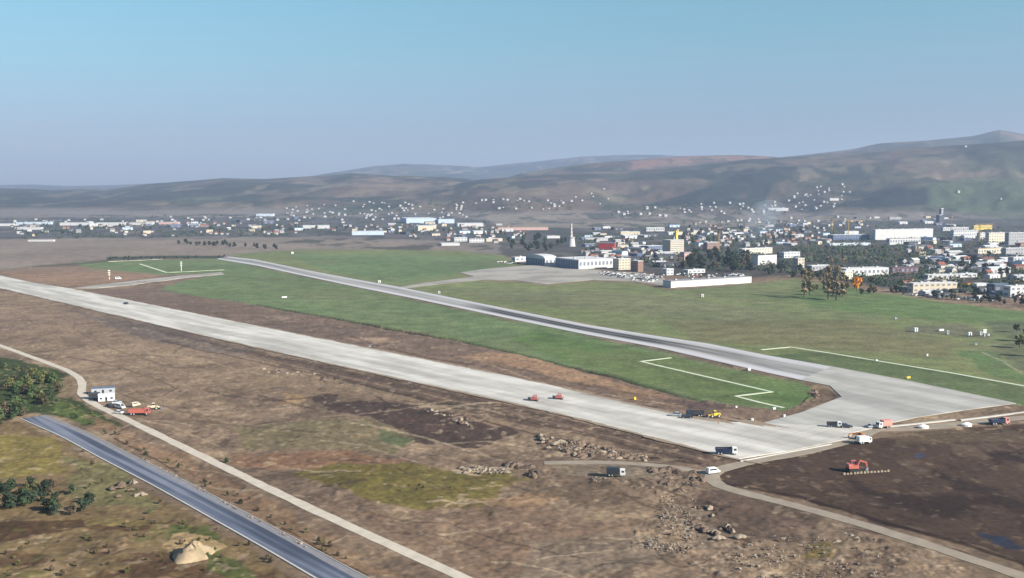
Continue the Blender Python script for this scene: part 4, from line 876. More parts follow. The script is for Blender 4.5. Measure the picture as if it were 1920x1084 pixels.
def shrub_proto(lm, seed, label): return tree_proto('shrub', label, lm, seed, 4.2, 2.4, False, 34, 12, .36, 'shrub', .08)
SP = {'dark': shrub_proto('dark', 301, 'dark green shrub'), 'green': shrub_proto('green', 302, 'mid green shrub'), 'olive': shrub_proto('olive', 303, 'olive shrub'), 'deep': shrub_proto('deep', 304, 'bluish green shrub'), 'brown': shrub_proto('brown', 305, 'brown shrub')}
def grove(dct, keys, poly, n_, where, grp, smin, smax, dmin=3):
    for x, y in scatter(poly, n_, dmin, rnd, 50):
        k = rnd.choice(keys); p = dct[k]; s = rnd.uniform(smin, smax)
        spawn(p, ground_at(x, y), rnd.uniform(0, 6.28), BASEL[p.name]+' '+where, grp, (s*rnd.uniform(.85, 1.2), s*rnd.uniform(.85, 1.2), s))
BASEL = {p.name: p['label'] for p in list(TP.values())+list(SP.values())}
grove(TP, ['dark', 'deep', 'deep'], [(945, 452), (1060, 446), (1062, 470), (1000, 474), (950, 468)], 22, 'in the belt left of the striped tower', 'trees left of the striped tower', .9, 1.4)
grove(TP, ['dark', 'deep', 'deep', 'brown'], [(1292, 478), (1405, 484), (1415, 512), (1350, 512), (1262, 500)], 42, 'behind the long white hangar', 'trees behind the long hangar', .9, 1.5)
grove(TP, ['dark', 'deep', 'dark'], [(1420, 503), (1500, 508), (1530, 525), (1440, 522)], 14, 'right of the square white building', 'trees beside the square white building', .7, 1.1)
grove(TP, ['brown', 'olive', 'brown', 'dark'], [(1480, 522), (1500, 512), (1640, 525), (1650, 550), (1590, 556), (1500, 545)], 34, 'in the grove around the poplars', 'trees of the poplar grove', .6, 1.0)
grove(TP, ['dark', 'deep', 'dark', 'brown'], [(1640, 547), (1700, 550), (1760, 561), (1920, 577), (2000, 590), (2000, 582), (1920, 568), (1760, 554), (1690, 546)], 30, 'in the hedge above the bright green field', 'trees of the hedge above the green field', .5, .8)
grove(TP, ['dark', 'deep', 'brown'], [(1740, 486), (1850, 480), (1895, 505), (1890, 516), (1760, 510)], 20, 'in the right hand industrial quarter', 'trees in the industrial quarter', .7, 1.1)
grove(TP, ['brown', 'dark', 'olive'], [(1480, 465), (1640, 462), (1700, 480), (1660, 494), (1560, 490), (1480, 478)], 26, 'on the waste ground below the factory', 'trees below the factory', .5, .8)
grove(TP, ['dark', 'deep'], [(335, 456), (440, 459), (520, 465), (518, 470), (430, 464), (335, 460)], 24, 'in the line beyond the runway end', 'trees beyond the runway end', .7, 1.0, 4)
grove(TP, ['dark', 'deep', 'brown'], [(100, 428), (560, 424), (800, 430), (1000, 440), (940, 448), (700, 432), (400, 442), (100, 444)], 34, 'between the houses of the far town', 'trees between the far houses', .8, 1.3, 6)
grove(TP, ['dark', 'deep', 'brown'], [(1250, 425), (1560, 425), (1560, 460), (1290, 464)], 30, 'between the roofs of the right hand town', 'trees between the right hand roofs', .7, 1.2, 6)
for x, y, s in ((1508, 556, .95), (1518, 552, .8), (1553, 560, 1.1), (1568, 562, 1.15), (1580, 556, .85), (1545, 548, .7)):
    spawn(TP['poplar'], ground_at(x, y), x*.7, 'tall thin olive brown poplar between the green field and the warehouse', 'poplars beside the green field', s*1.25)
spawn(TP['orange'], ground_at(1606, 545), 0, None, None, 1.25)
for k_, (x, y, s) in enumerate(((1912, 652, 1.0), (1928, 640, 1.1), (1906, 622, .7), (1935, 668, 1.0))):
    spawn(TP['dark'] if k_ % 2 else TP['olive'], ground_at(x, y), k_*1.3, BASEL[TP['dark' if k_ % 2 else 'olive'].name]+' at the right border above the curved path', 'trees at the right border', s)
grove(SP, ['dark', 'dark', 'green', 'olive', 'brown', 'olive'], [(-60, 682), (0, 688), (60, 696), (110, 712), (118, 742), (80, 760), (50, 778), (0, 800), (-60, 810)], 105, 'in the thicket inside the track bend', 'shrubs of the thicket', .6, 1.3, 3.5)
grove(SP, ['dark', 'deep', 'olive', 'brown'], [(-30, 915), (60, 912), (130, 915), (165, 935), (175, 960), (110, 965), (0, 955)], 34, 'in the clump on the rough pasture', 'shrubs of the pasture clump', .6, 1.2, 5)
grove(SP, ['green', 'olive', 'dark'], [(100, 752), (140, 760), (190, 785), (170, 798), (110, 772)], 12, 'on the verge above the asphalt road', 'shrubs on the green verge', .25, .5, 4)
grove(SP, ['brown', 'olive', 'dark'], [(200, 795), (340, 868), (500, 952), (660, 1045), (640, 1052), (480, 962), (320, 880), (190, 812)], 36, 'between asphalt road and gravel track', 'shrubs on the roadside strip', .15, .42, 4)
grove(SP, ['olive', 'brown', 'green'], [(150, 840), (300, 925), (430, 1000), (560, 1075), (300, 1075), (200, 960), (130, 880)], 36, 'on the rough pasture beside the asphalt road', 'small shrubs on the rough pasture', .15, .4, 5)
grove(SP, ['brown', 'olive', 'brown'], [(-20, 1010), (180, 985), (300, 1000), (320, 1080), (-20, 1084)], 34, 'in the rough bottom left corner', 'shrubs in the bottom left corner', .15, .4, 6)
grove(SP, ['olive', 'brown'], [(560, 890), (700, 878), (940, 888), (880, 945), (720, 935)], 14, 'on the olive green patch', 'small shrubs on the olive patch', .12, .28, 8)
grove(SP, ['dark', 'deep'], [(200, 484), (420, 480), (425, 484), (210, 489)], 22, 'in the hedge behind the drainage strip', 'hedge shrubs at the runway end', .55, .9, 5)
spawn(SP['dark'], ground_at(424, 868), 0, 'lone dark shrub at the edge of the gravel track', 'shrubs on the roadside strip', .5)
# ------------------------------------------------------------------ earth heaps and rubble
def heap_mesh(seed, r, h, m_):
    rr = random.Random(seed); bm = bmesh.new(); n_ = 24; k_ = 9; ring = []
    ox, oy = rr.uniform(0, 99), rr.uniform(0, 99); v0 = bm.verts.new((0, 0, h*.95)); prev = None
    for j in range(1, k_+1):
        cur = []
        for i in range(n_):
            a = 6.2832*i/n_; q = j/k_; lum = 1+.28*math.sin(a*2+ox)+.14*math.sin(a*5+oy); x, y = math.cos(a)*r*q*lum, math.sin(a)*r*q*lum
            z = h*(1-q)**.85*(1+rr.uniform(-.22, .22)) if j < k_ else -.5
            cur.append(bm.verts.new((x+rr.uniform(-.06, .06)*r, y+rr.uniform(-.06, .06)*r, z)))
        for i in range(n_):
            if prev is None: bm.faces.new((v0, cur[i], cur[(i+1) % n_]))
            else: bm.faces.new((prev[i], cur[i], cur[(i+1) % n_], prev[(i+1) % n_]))
        prev = cur
    me = bpy.data.meshes.new('earth_heap'); bm.to_mesh(me); bm.free(); me.materials.append(m_); me.polygons.foreach_set('use_smooth', [True]*len(me.polygons)); return me
M_hb = mat('brown_earth', alb(128, 108, 92), .95, .3, .8); M_hp = mat('pale_broken_clay', alb(170, 154, 134), .95, .3, .9); M_hd = mat('dark_earth', alb(92, 78, 68), .95, .3, .8); M_sand = mat('sand', alb(178, 158, 128), .95, .2, .4)
HM = {c: [heap_mesh(i*13+ord(c), 2.6, 1.7, m_) for i in range(3)] for c, m_ in (('b', M_hb), ('p', M_hp), ('d', M_hd))}
CN = {'b': 'brown', 'p': 'pale', 'd': 'dark'}
def heap(x, y, c, s, where, grp):
    o = bpy.data.objects.new('earth_heap', rnd.choice(HM[c])); COL.objects.link(o); o.location = ground_at(x, y); o.rotation_euler = (0, 0, rnd.uniform(0, 6.28)); o.scale = (s*rnd.uniform(.8, 1.5), s*rnd.uniform(.8, 1.3), s*rnd.uniform(.6, 1.05))
    tag(o, CN[c]+' earth heap '+where, 'earth heap', grp)
for poly, n_, cs, s0, s1, where, grp in [
  ([(1005, 815), (1060, 822), (1220, 858), (1210, 864), (1090, 858), (1020, 838)], 60, 'pbb', .3, .75, 'in the row below the concrete runway', 'heaps below the concrete runway'),
  ([(800, 766), (890, 790), (888, 800), (800, 776)], 20, 'ppb', .3, .6, 'above the dark soil patch', 'heaps on the dark soil patch'),
  ([(865, 876), (950, 878), (950, 886), (870, 886)], 16, 'p', .3, .55, 'in the row above the olive patch', 'pale heaps above the olive patch'),
  ([(950, 868), (1005, 876), (1015, 892), (985, 892)], 9, 'bd', .5, 1.0, 'right of the pale heap row', 'heaps beside the pale row'),
  ([(1215, 876), (1300, 884), (1318, 905), (1270, 925), (1235, 905)], 26, 'bdb', .4, .9, 'in the spoil beside the haul bend', 'heaps in the spoil field'),
  ([(595, 704), (650, 710), (650, 722), (600, 716)], 7, 'bdp', .5, .9, 'left of the dark soil patch', 'heaps left of the dark patch'),
  ([(490, 690), (590, 700), (590, 706), (500, 698)], 12, 'pb', .3, .6, 'in the broken row below the runway', 'heaps in the broken row'),
  ([(180, 905), (260, 900), (270, 930), (210, 935)], 9, 'bp', .35, .7, 'beside the asphalt road', 'heaps beside the asphalt road'),
  ([(1280, 930), (1360, 960), (1400, 1010), (1300, 1010)], 16, 'dbp', .25, .6, 'in the rubble field at the bottom', 'heaps in the rubble field'),
  ([(1540, 985), (1640, 1010), (1700, 1040), (1660, 1060), (1560, 1030)], 12, 'dbp', .25, .55, 'along the haul road', 'heaps along the haul road'),
  ([(1522, 727), (1530, 735), (1532, 755), (1520, 752)], 6, 'bd', .5, .8, 'at the bare triangle beside the runway head', 'heaps at the bare triangle')]:
    for x, y in scatter(poly, n_, 4 if n_ > 12 else 6, rnd, 80): heap(x, y, rnd.choice(cs), rnd.uniform(s0, s1), where, grp)
o = bpy.data.objects.new('sand_mound', heap_mesh(5, 6.5, 4.2, M_sand)); COL.objects.link(o); o.location = ground_at(362, 1042); o.scale = (1, .9, 1); tag(o, 'big pale sand mound on the pasture near the bottom of the asphalt road', 'sand mound')
rb = MB(); rr = random.Random(3)
for poly, n_, c0 in [([(1235, 925), (1300, 930), (1330, 990), (1300, 1030), (1240, 1010)], 230, 0), ([(1400, 1000), (1560, 1010), (1700, 1060), (1660, 1084), (1380, 1084), (1360, 1040)], 266, 0), ([(1020, 820), (1220, 858), (1200, 864), (1030, 840)], 182, 1), ([(1110, 895), (1240, 905), (1220, 918), (1110, 908)], 200, 1), ([(860, 874), (955, 876), (950, 888), (870, 888)], 200, 1), ([(210, 830), (330, 890), (600, 1040), (560, 1020), (300, 880)], 160, 0), ([(1220, 990), (1330, 1020), (1300, 1040), (1210, 1030)], 200, 1)]:
    k_ = 0
    while k_ < n_:
        x, y = rr.uniform(min(p[0] for p in poly), max(p[0] for p in poly)), rr.uniform(min(p[1] for p in poly), max(p[1] for p in poly))
        if not inp(x, y, poly): continue
        if vnoise(np.array([x/22.0]), np.array([y/9.0]), 55)[0] < .5: continue
        k_ += 1; g_ = G(x, y); s = rr.uniform(.1, .32)*(1.6 if rr.random() < .1 else 1); a = rr.uniform(0, 3); z = rr.uniform(-.1, .35)
        vs = []
        for dz_ in (-.6, .6):
            for i in range(5): t_ = a+i*1.2566+rr.uniform(-.3, .3); q_ = s*rr.uniform(.7, 1.2); vs.append((g_[0]+math.cos(t_)*q_*1.3, g_[1]+math.sin(t_)*q_, z+dz_*s))
        rb.add(vs, [(4, 3, 2, 1, 0), (5, 6, 7, 8, 9)]+[(i, (i+1) % 5, 5+(i+1) % 5, 5+i) for i in range(5)], 0 if rr.random() < .6 else 1)
tag(rb.build('rubble', [mat('broken_pale_stone', alb(176, 162, 146), .9, .2, 1), M_hb]), 'loose pale stones and clods scattered over the dug ground', 'rubble', None, 'stuff')
# ------------------------------------------------------------------ vehicles
def pnt(n_, rgb, r_=.4, k=.85): return mat(n_, alb(*rgb, k=k), r_, .06, 2)
P_white = pnt('white_paint', (236, 236, 232)); P_blue = pnt('dark_blue_paint_and_shade', (34, 48, 78)); P_red = pnt('red_paint', (188, 104, 92)); P_yel = pnt('yellow_paint', (236, 202, 70)); P_or = pnt('orange_paint', (226, 140, 54)); P_dark = pnt('dark_grey_paint', (52, 56, 64)); P_beige = pnt('beige_paint', (222, 206, 176)); P_pink = pnt('faded_red_paint', (218, 148, 136)); P_silver = pnt('silver_paint', (176, 180, 186))
M_rim = mat('wheel_rim', (.5, .5, .5), .4, .05)
def wheel(par, x, y, r, w_=.3):
    b = MB(); b.cyl((x, y-w_/2, r), (x, y+w_/2, r), r, r, 14); o = b.build('wheel', M_tyre, par); s = 1 if y > 0 else -1
    b = MB(); b.cyl((x, y+s*w_/2, r), (x, y+s*(w_/2+.02), r), r*.55, r*.5, 10); b.build('rim', M_rim, o)
def truck(label, cabm, bodym, L=8.2, box=False, name='dump_truck'):
    t = thing(name, label, 'truck'); h0 = L/2
    b = MB(); b.box(-h0+.2, h0-.4, -.5, .5, .65, .95); b.build('chassis', P_dark, t)
    b = MB(); b.prism([(h0-2.1, .75), (h0, .75), (h0, 1.7), (h0-.25, 2.9), (h0-2.1, 2.95)], -1.22, 1.22); c_ = b.build('cab', cabm, t)
    b = MB(); b.add([(h0+.01, -1.05, 1.75), (h0+.01, 1.05, 1.75), (h0-.2, 1.0, 2.7), (h0-.2, -1.0, 2.7)], [(0, 1, 2, 3)]); b.build('windscreen', M_glass, c_)
    for s in (-1, 1): b = MB(); b.box(h0-1.5, h0-.5, min(s*1.224, s*1.25), max(s*1.224, s*1.25), 1.8, 2.6); b.build('side_window', M_glass, c_)
    b = MB()
    if box: b.box(-h0, h0-2.4, -1.27, 1.27, 1.05, 3.6)
    else:
        b.prism([(-h0, 1.5), (-h0+.6, 1.0), (h0-2.4, 1.0), (h0-2.25, 2.7), (-h0-.1, 2.5)], -1.25, -1.15); b.prism([(-h0, 1.5), (-h0+.6, 1.0), (h0-2.4, 1.0), (h0-2.25, 2.7), (-h0-.1, 2.5)], 1.15, 1.25)
        b.box(h0-2.5, h0-2.3, -1.148, 1.148, 1.0, 3.0); b.box(-h0+.4, h0-2.5, -1.148, 1.148, 1.0, 1.2); b.box(-h0-.1, -h0+.1, -1.148, 1.148, 1.5, 2.5); b.box(-h0+.2, h0-2.6, -1.14, 1.14, 1.2, 2.2, 1, .3, .3)
    b.build('load_body', [bodym, M_hb], t)
    for x in (h0-1.2, -h0+2.3, -h0+1.1):
        for y in (-1.0, 1.0): wheel(t, x, y, .52, .38)
    return t
def van(label, m_, L=5.2, name='van', cat='van'):
    t = thing(name, label, cat); h0 = L/2; b = MB(); b.prism([(-h0, .4), (h0, .4), (h0, 1.0), (h0-.7, 1.25), (h0-1.5, 2.25), (-h0+.1, 2.3), (-h0, 2.0)], -.95, .95); o = b.build('body', m_, t)
    b = MB(); b.add([(h0-.72, -.82, 1.28), (h0-.72, .82, 1.28), (h0-1.45, .78, 2.2), (h0-1.45, -.78, 2.2)], [(0, 1, 2, 3)]); 
    for v_ in range(4): b.v[v_] = (b.v[v_][0]+.04, b.v[v_][1], b.v[v_][2]+.03)
    b.build('windscreen', M_glass, t)
    for s in (-1, 1): b = MB(); b.box(-h0+.4, h0-1.55, min(s*.953, s*.97), max(s*.953, s*.97), 1.4, 2.0); b.build('side_window', M_glass, t)
    for x in (h0-.9, -h0+.9):
        for y in (-.85, .85): wheel(t, x, y, .36, .25)
    return t
def car(label, m_, L=4.4):
    t = thing('parked_car', label, 'car'); h0 = L/2; b = MB(); b.prism([(-h0, .3), (h0, .3), (h0, .75), (h0-1.0, .95), (-h0+.5, .98), (-h0, .85)], -.87, .87); b.build('body', m_, t)
    b = MB(); b.prism([(h0-1.15, .951), (h0-1.9, 1.42), (-h0+1.0, 1.45), (-h0+.4, .99)], -.78, .78); b.build('windows', M_glass, t)
    b = MB(); b.prism([(h0-1.85, 1.43), (h0-1.95, 1.5), (-h0+1.1, 1.52), (-h0+.95, 1.46)], -.72, .72); b.build('roof', m_, t)
    for x in (h0-.85, -h0+.85):
        for y in (-.78, .78): wheel(t, x, y, .32, .2)
    return t
def excavator(label, m_, boom=(3.6, 3.4), name='excavator'):
    t = thing(name, label, 'excavator')
    for s in (-1, 1):
        b = MB(); y0, y1 = sorted((s*.8, s*1.35)); b.prism([(-1.9, .35), (-1.6, 0), (1.6, 0), (1.9, .35), (1.7, .85), (-1.7, .85)], y0, y1); b.build('track', M_tyre, t)
    b = MB(); b.box(-2.0, 1.2, -1.25, 1.25, 1.05, 1.95, 0, .08, .05); b.box(-2.1, -.9, -1.2, 1.2, 1.953, 2.35, 0, .15, .1); b.cyl((0, 0, .6), (0, 0, 1.05), .7, .7, 12); b.build('body', m_, t)
    b = MB(); b.prism([(-.5, 1.955), (1.3, 1.955), (1.35, 2.3), (1.0, 3.1), (-.5, 3.1)], .3, 1.25); c_ = b.build('cab', m_, t)
    b = MB(); b.box(-.3, .95, 1.253, 1.28, 2.1, 2.95); b.box(-.3, .95, .27, .297, 2.1, 2.95); b.add([(1.37, .38, 2.32), (1.37, 1.17, 2.32), (1.05, 1.17, 3.02), (1.05, .38, 3.02)], [(0, 1, 2, 3)]); b.build('cab_window', M_glass, c_)
    b = MB(); b.prism([(.8, 1.6), (1.3, 1.6), (boom[0]*.62, boom[1]), (boom[0]+.9, boom[1]*.8), (boom[0]+.9, boom[1]*.8+.35), (boom[0]*.6, boom[1]+.5)], -.45, -.05); b.build('boom', m_, t)
    b = MB(); b.prism([(boom[0]+.5, boom[1]*.8+.6), (boom[0]+1.1, boom[1]*.8+.3), (boom[0]+1.3, .9), (boom[0]+1.05, .9)], -.4, -.1); b.build('arm', m_, t)
    b = MB(); b.prism([(boom[0]+.9, 1.0), (boom[0]+1.5, .95), (boom[0]+1.3, .2), (boom[0]+.7, .1), (boom[0]+.4, .5)], -.75, .25); b.build('bucket', M_steel, t); return t
def loader(label, m_, name='wheel_loader'):
    t = thing(name, label, 'loader'); b = MB(); b.prism([(-3.2, 1.0), (.2, .9), (.2, 1.7), (-1.0, 1.9), (-3.2, 1.8)], -.8, .8); b.prism([(.2, .8), (1.6, .8), (1.4, 1.5), (.2, 1.5)], -.5, .5); b.build('body', m_, t)
    b = MB(); b.box(-1.2, .2, -.7, .7, 1.85, 3.2, 0, .12, .08); c_ = b.build('cab', m_, t); b = MB(); b.box(-1.05, .25, -.74, .74, 2.2, 2.9); b.build('cab_window', M_glass, c_)
    for s in (-1, 1): b = MB(); y0, y1 = sorted((s*.45, s*.7)); b.prism([(.6, 1.4), (.9, 1.8), (3.0, .9), (2.9, .55)], y0, y1); b.build('lift_arm', m_, t)
    b = MB(); b.prism([(2.8, .2), (3.9, .15), (3.9, .25), (3.1, .45), (3.1, 1.4), (2.8, 1.3)], -1.3, 1.3); b.build('bucket', M_steel, t)
    for x in (-2.3, 1.0):
        for y in (-.95, .95): wheel(t, x, y, .75, .5)
    return t
def paver(label, m_):
    t = thing('concrete_paver', label, 'paver')
    for s in (-1, 1): b = MB(); y0, y1 = sorted((s*1.2, s*1.7)); b.prism([(-2.0, .3), (-1.7, 0), (1.7, 0), (2.0, .3), (1.8, .7), (-1.8, .7)], y0, y1); b.build('track', M_tyre, t)
    b = MB(); b.prism([(-2.2, .75), (1.6, .75), (1.8, 1.6), (.4, 2.1), (-2.0, 2.1)], -1.5, 1.5); b.build('body', m_, t)
    b = MB(); b.prism([(1.62, .6), (3.2, .8), (3.5, 1.7), (3.3, 1.75), (1.82, 1.3)], -1.6, 1.6); b.build('hopper', P_dark, t)
    for x in (-1.6, .2):
        for y in (-1.2, 1.2): b = MB(); b.cyl((x, y, 2.1), (x, y, 3.1), .06, .06, 6); b.build('canopy_post', P_dark, t)
    b = MB(); b.box(-1.9, .5, -1.4, 1.4, 3.1, 3.22, 0, .1, .1); b.build('canopy', m_, t); b = MB(); b.box(-3.1, -2.25, -2.6, 2.6, .15, .9, 0, .1, 0); b.build('screed', M_steel, t); return t
def put(o, px, py, rz, s=1):
    x, y, z = ground_at(px, py); o.location = (x, y, z+ZOFF(px, py)); o.rotation_euler = (0, 0, rz); o.scale = (s, s, s); return o
PAVED = [(SLAB, .30), (JOIN, .30), (APRON, .22)]
def ZOFF(px, py):
    for pl, z_ in PAVED:
        if inp(px, py, pl): return z_+.003
    return .12
D_ = math.radians
put(truck('dump truck with dark blue body and white cab on the near slab corner', P_white, P_blue, 8.6), 1362, 853, D_(-6), 1.0)
put(truck('truck with dark box body and white cab standing on the dirt below the heaps', P_white, P_dark, 7.6, True, 'box_truck'), 1155, 893, D_(-8), .9)
put(van('white van turning at the bend of the haul road', P_white), 1337, 888, D_(25), 1.0)
put(excavator('red excavator standing alone in the dark ploughed field', P_red, (3.0, 3.0)), 1600, 884, D_(8), 1.25)
o = MB(); 
for k_ in range(14): a_ = random.uniform(-.3, .3); o.box(k_*1.4, k_*1.4+1.0, a_, a_+.5, -.3, random.uniform(.15, .5), 0, .1, .1)
tag(put(o.build('furrow_ridge', M_hp), 1582, 890, D_(14)), 'thin pale ridge of turned clods trailing right from the red excavator', 'soil ridge')
put(truck('white truck parked at the lower edge where slab meets haul road', P_white, P_white, 7.0, True, 'box_truck'), 1620, 832, D_(20), .9)
put(excavator('orange excavator behind the white truck at the slab edge', P_or, (3.4, 2.2)), 1612, 824, D_(168), 1.0)
put(truck('white cab truck with pinkish load box at the right corner of the slab', P_white, P_pink, 7.0, True, 'box_truck'), 1657, 803, D_(200), 1.0)
put(car('silver car just left of the pinkish box truck on the runway head', P_silver), 1636, 803, D_(10), 1.1)
put(truck('dark truck with white cab at the joint between slab and runway head', P_white, P_dark, 7.4), 1564, 802, D_(-15), .85)
put(car('dark car right of the dark truck at the runway head joint', P_dark), 1586, 803, D_(-5), 1.2)
put(truck('pinkish truck, shade painted blue on its body, on the far right haul road', P_pink, P_blue, 9.0), 1873, 796, D_(10), 1.0)  # load body coloured dark blue to stand for the truck's blue shadow
put(paver('left one of the two red pavers on the concrete slab', P_red), 1001, 752, D_(170), .85)
put(paver('right one of the two red pavers on the concrete slab', P_red), 1047, 749, D_(172), .85)
put(loader('yellow wheel loader at the upper edge of the concrete slab', P_yel), 1338, 783, D_(190), 1.0)
put(truck('dark truck left of the yellow loader', P_dark, P_dark, 8.0), 1303, 781, D_(180), 1.0)
put(car('dark car nearest to the middle of the slab, left of the dark truck', P_dark), 1288, 785, D_(170), 1.2)
put(car('silver car leftmost of the group by the yellow loader', P_silver), 1267, 781, D_(170), 1.2)
put(car('small dark car alone on the distant left part of the concrete runway', P_dark), 236, 571, D_(140), 1.3)
put(van('small white van in the grass beside the far drainage strip', P_white), 222, 524, D_(20), 1.3)
# site compound at left
def cabin(label, L, Dp, h, m_, rf, px, py, rz):
    t = thing('site_cabin', label, 'site cabin'); b = MB(); b.box(-L/2, L/2, -Dp/2, Dp/2, .1, h); b.build('wall', m_, t); b = MB(); b.box(-L/2-.15, L/2+.15, -Dp/2-.15, Dp/2+.15, h+.003, h+.2); b.build('roof', rf, t)
    b = MB(); b.box(-.5, .5, -Dp/2-.05, -Dp/2-.004, .2, 2.2); b.build('door', P_dark, t)
    for x in (-.33, .33): b = MB(); b.box(L*x-.6, L*x+.6, -Dp/2-.05, -Dp/2-.004, 1.1, 2.0); b.build('window', M_glass, t)
    put(t, px, py, rz)
cabin('white site cabin with plain bright wall beside the gravel track', 7.5, 3, 3.4, P_white, P_white, 200, 752, .3)
cabin('grey blue site cabin behind the bright white cabin', 11, 4, 3.0, P_silver, RF['blue'], 194, 738, .3)
cabin('dark grey site cabin left of the bright white cabin', 5, 3, 2.8, P_dark, RF['dark'], 177, 748, .3)
put(van('white van parked between the white cabin and the gravel track', P_white), 226, 766, D_(-35), 1.0)
put(car('dark car just below the white site cabin', P_dark), 206, 764, D_(-35), 1.1); put(car('white car beside the gravel track, lowest of the compound', P_white), 223, 776, D_(-20), 1.1); put(car('silver car right of the white site cabin', P_silver), 219, 757, D_(30), 1.1)
put(truck('red tipper truck with pinkish red body in the site compound', P_red, P_red, 9.0), 262, 778, D_(5), 1.05)
put(loader('beige wheel loader at the right end of the site compound', P_beige), 290, 768, D_(10), 1.0)
put(van('beige van standing behind the red tipper', P_beige), 254, 762, D_(60), .9)
def person(label, px, py, rz, top, legs, stride=.25):
    o = thing('person', label, 'person'); me = bpy.data.meshes.new('body')
    P = [(0, 0, .95), (0, 0, 1.25), (.02, 0, 1.47), (.03, 0, 1.58), (.04, 0, 1.72), (.1, .1, .9), (stride*.6, .1, .5), (stride, .1, .06), (stride+.14, .1, .03), (-.02, -.1, .9), (-stride*.3, -.1, .5), (-stride, -.1, .08), (-stride+.14, -.1, .03), (0, .21, 1.42), (-.06, .27, 1.12), (.08, .25, .88), (0, -.21, 1.42), (.1, -.27, 1.14), (.26, -.22, .98)]
    E = [(0, 1), (1, 2), (2, 3), (3, 4), (0, 5), (5, 6), (6, 7), (7, 8), (0, 9), (9, 10), (10, 11), (11, 12), (2, 13), (13, 14), (14, 15), (2, 16), (16, 17), (17, 18)]
    rad = [.16, .17, .15, .07, .11, .1, .075, .05, .045, .1, .075, .05, .045, .075, .05, .04, .075, .05, .04]
    me.from_pydata(P, E, []); b_ = bpy.data.objects.new('body', me); COL.objects.link(b_); b_.parent = o
    md = b_.modifiers.new('skin', 'SKIN'); sv = me.skin_vertices[0] if me.skin_vertices else None
    if sv is None:
        bm = bmesh.new(); bm.from_mesh(me); bm.verts.layers.skin.verify(); bm.to_mesh(me); bm.free(); sv = me.skin_vertices[0]
    for i_, r_ in enumerate(rad): sv.data[i_].radius = (r_, r_)
    sv.data[0].use_root = True; b_.modifiers.new('smooth', 'SUBSURF').levels = 1; me.materials.append(legs)
    b = MB(); b.cyl((0, 0, .98), (.01, 0, 1.5), .2, .19, 10); b.build('jacket', top, o); b = MB(); b.cyl((.04, 0, 1.74), (.04, 0, 1.84), .13, .07, 10); b.build('helmet', P_yel, o); put(o, px, py, rz)
person('worker in an orange vest walking on the slab below the yellow loader', 1347, 797, 2.0, P_or, P_dark); person('worker in dark clothes with yellow helmet standing below the white box truck', 1600, 836, 1.0, P_dark, P_dark, .08)
# bags of lime and markers
def bag(px, py, label, s):
    b = MB(); b.cyl((0, 0, -.1), (0, 0, .8), 1.5, 1.6, 12); b.cyl((0, 0, .8), (0, 0, 1.5), 1.6, .3, 12); o = b.build('white_heap', mat('white_lime', (.78, .76, .72), .9, .1, 1)); put(o, px, py, 0); o.scale = (s*1.4, s, s); tag(o, label, 'heap')
bag(1731, 803, 'white lime heap beside the haul road, left one of two', 1.1); bag(1812, 799, 'white lime heap beside the haul road, right one of two', 1.1)
def box_thing(name, label, cat, px, py, L, Dp, h, m_, rf, rz=.4, door=True):
    t = thing(name, label, cat); b = MB(); b.box(-L/2, L/2, -Dp/2, Dp/2, -.2, h); b.build('wall', m_, t); b = MB(); b.prismx([(-Dp/2-.2, h+.003), (0, h+Dp*.18), (Dp/2+.2, h+.003)], -L/2-.2, L/2+.2); b.build('roof', rf, t)
    if door: b = MB(); b.box(-.5, .5, -Dp/2-.05, -Dp/2-.004, 0, 2.0); b.build('door', M_glass, t)
    put(t, px, py, rz)
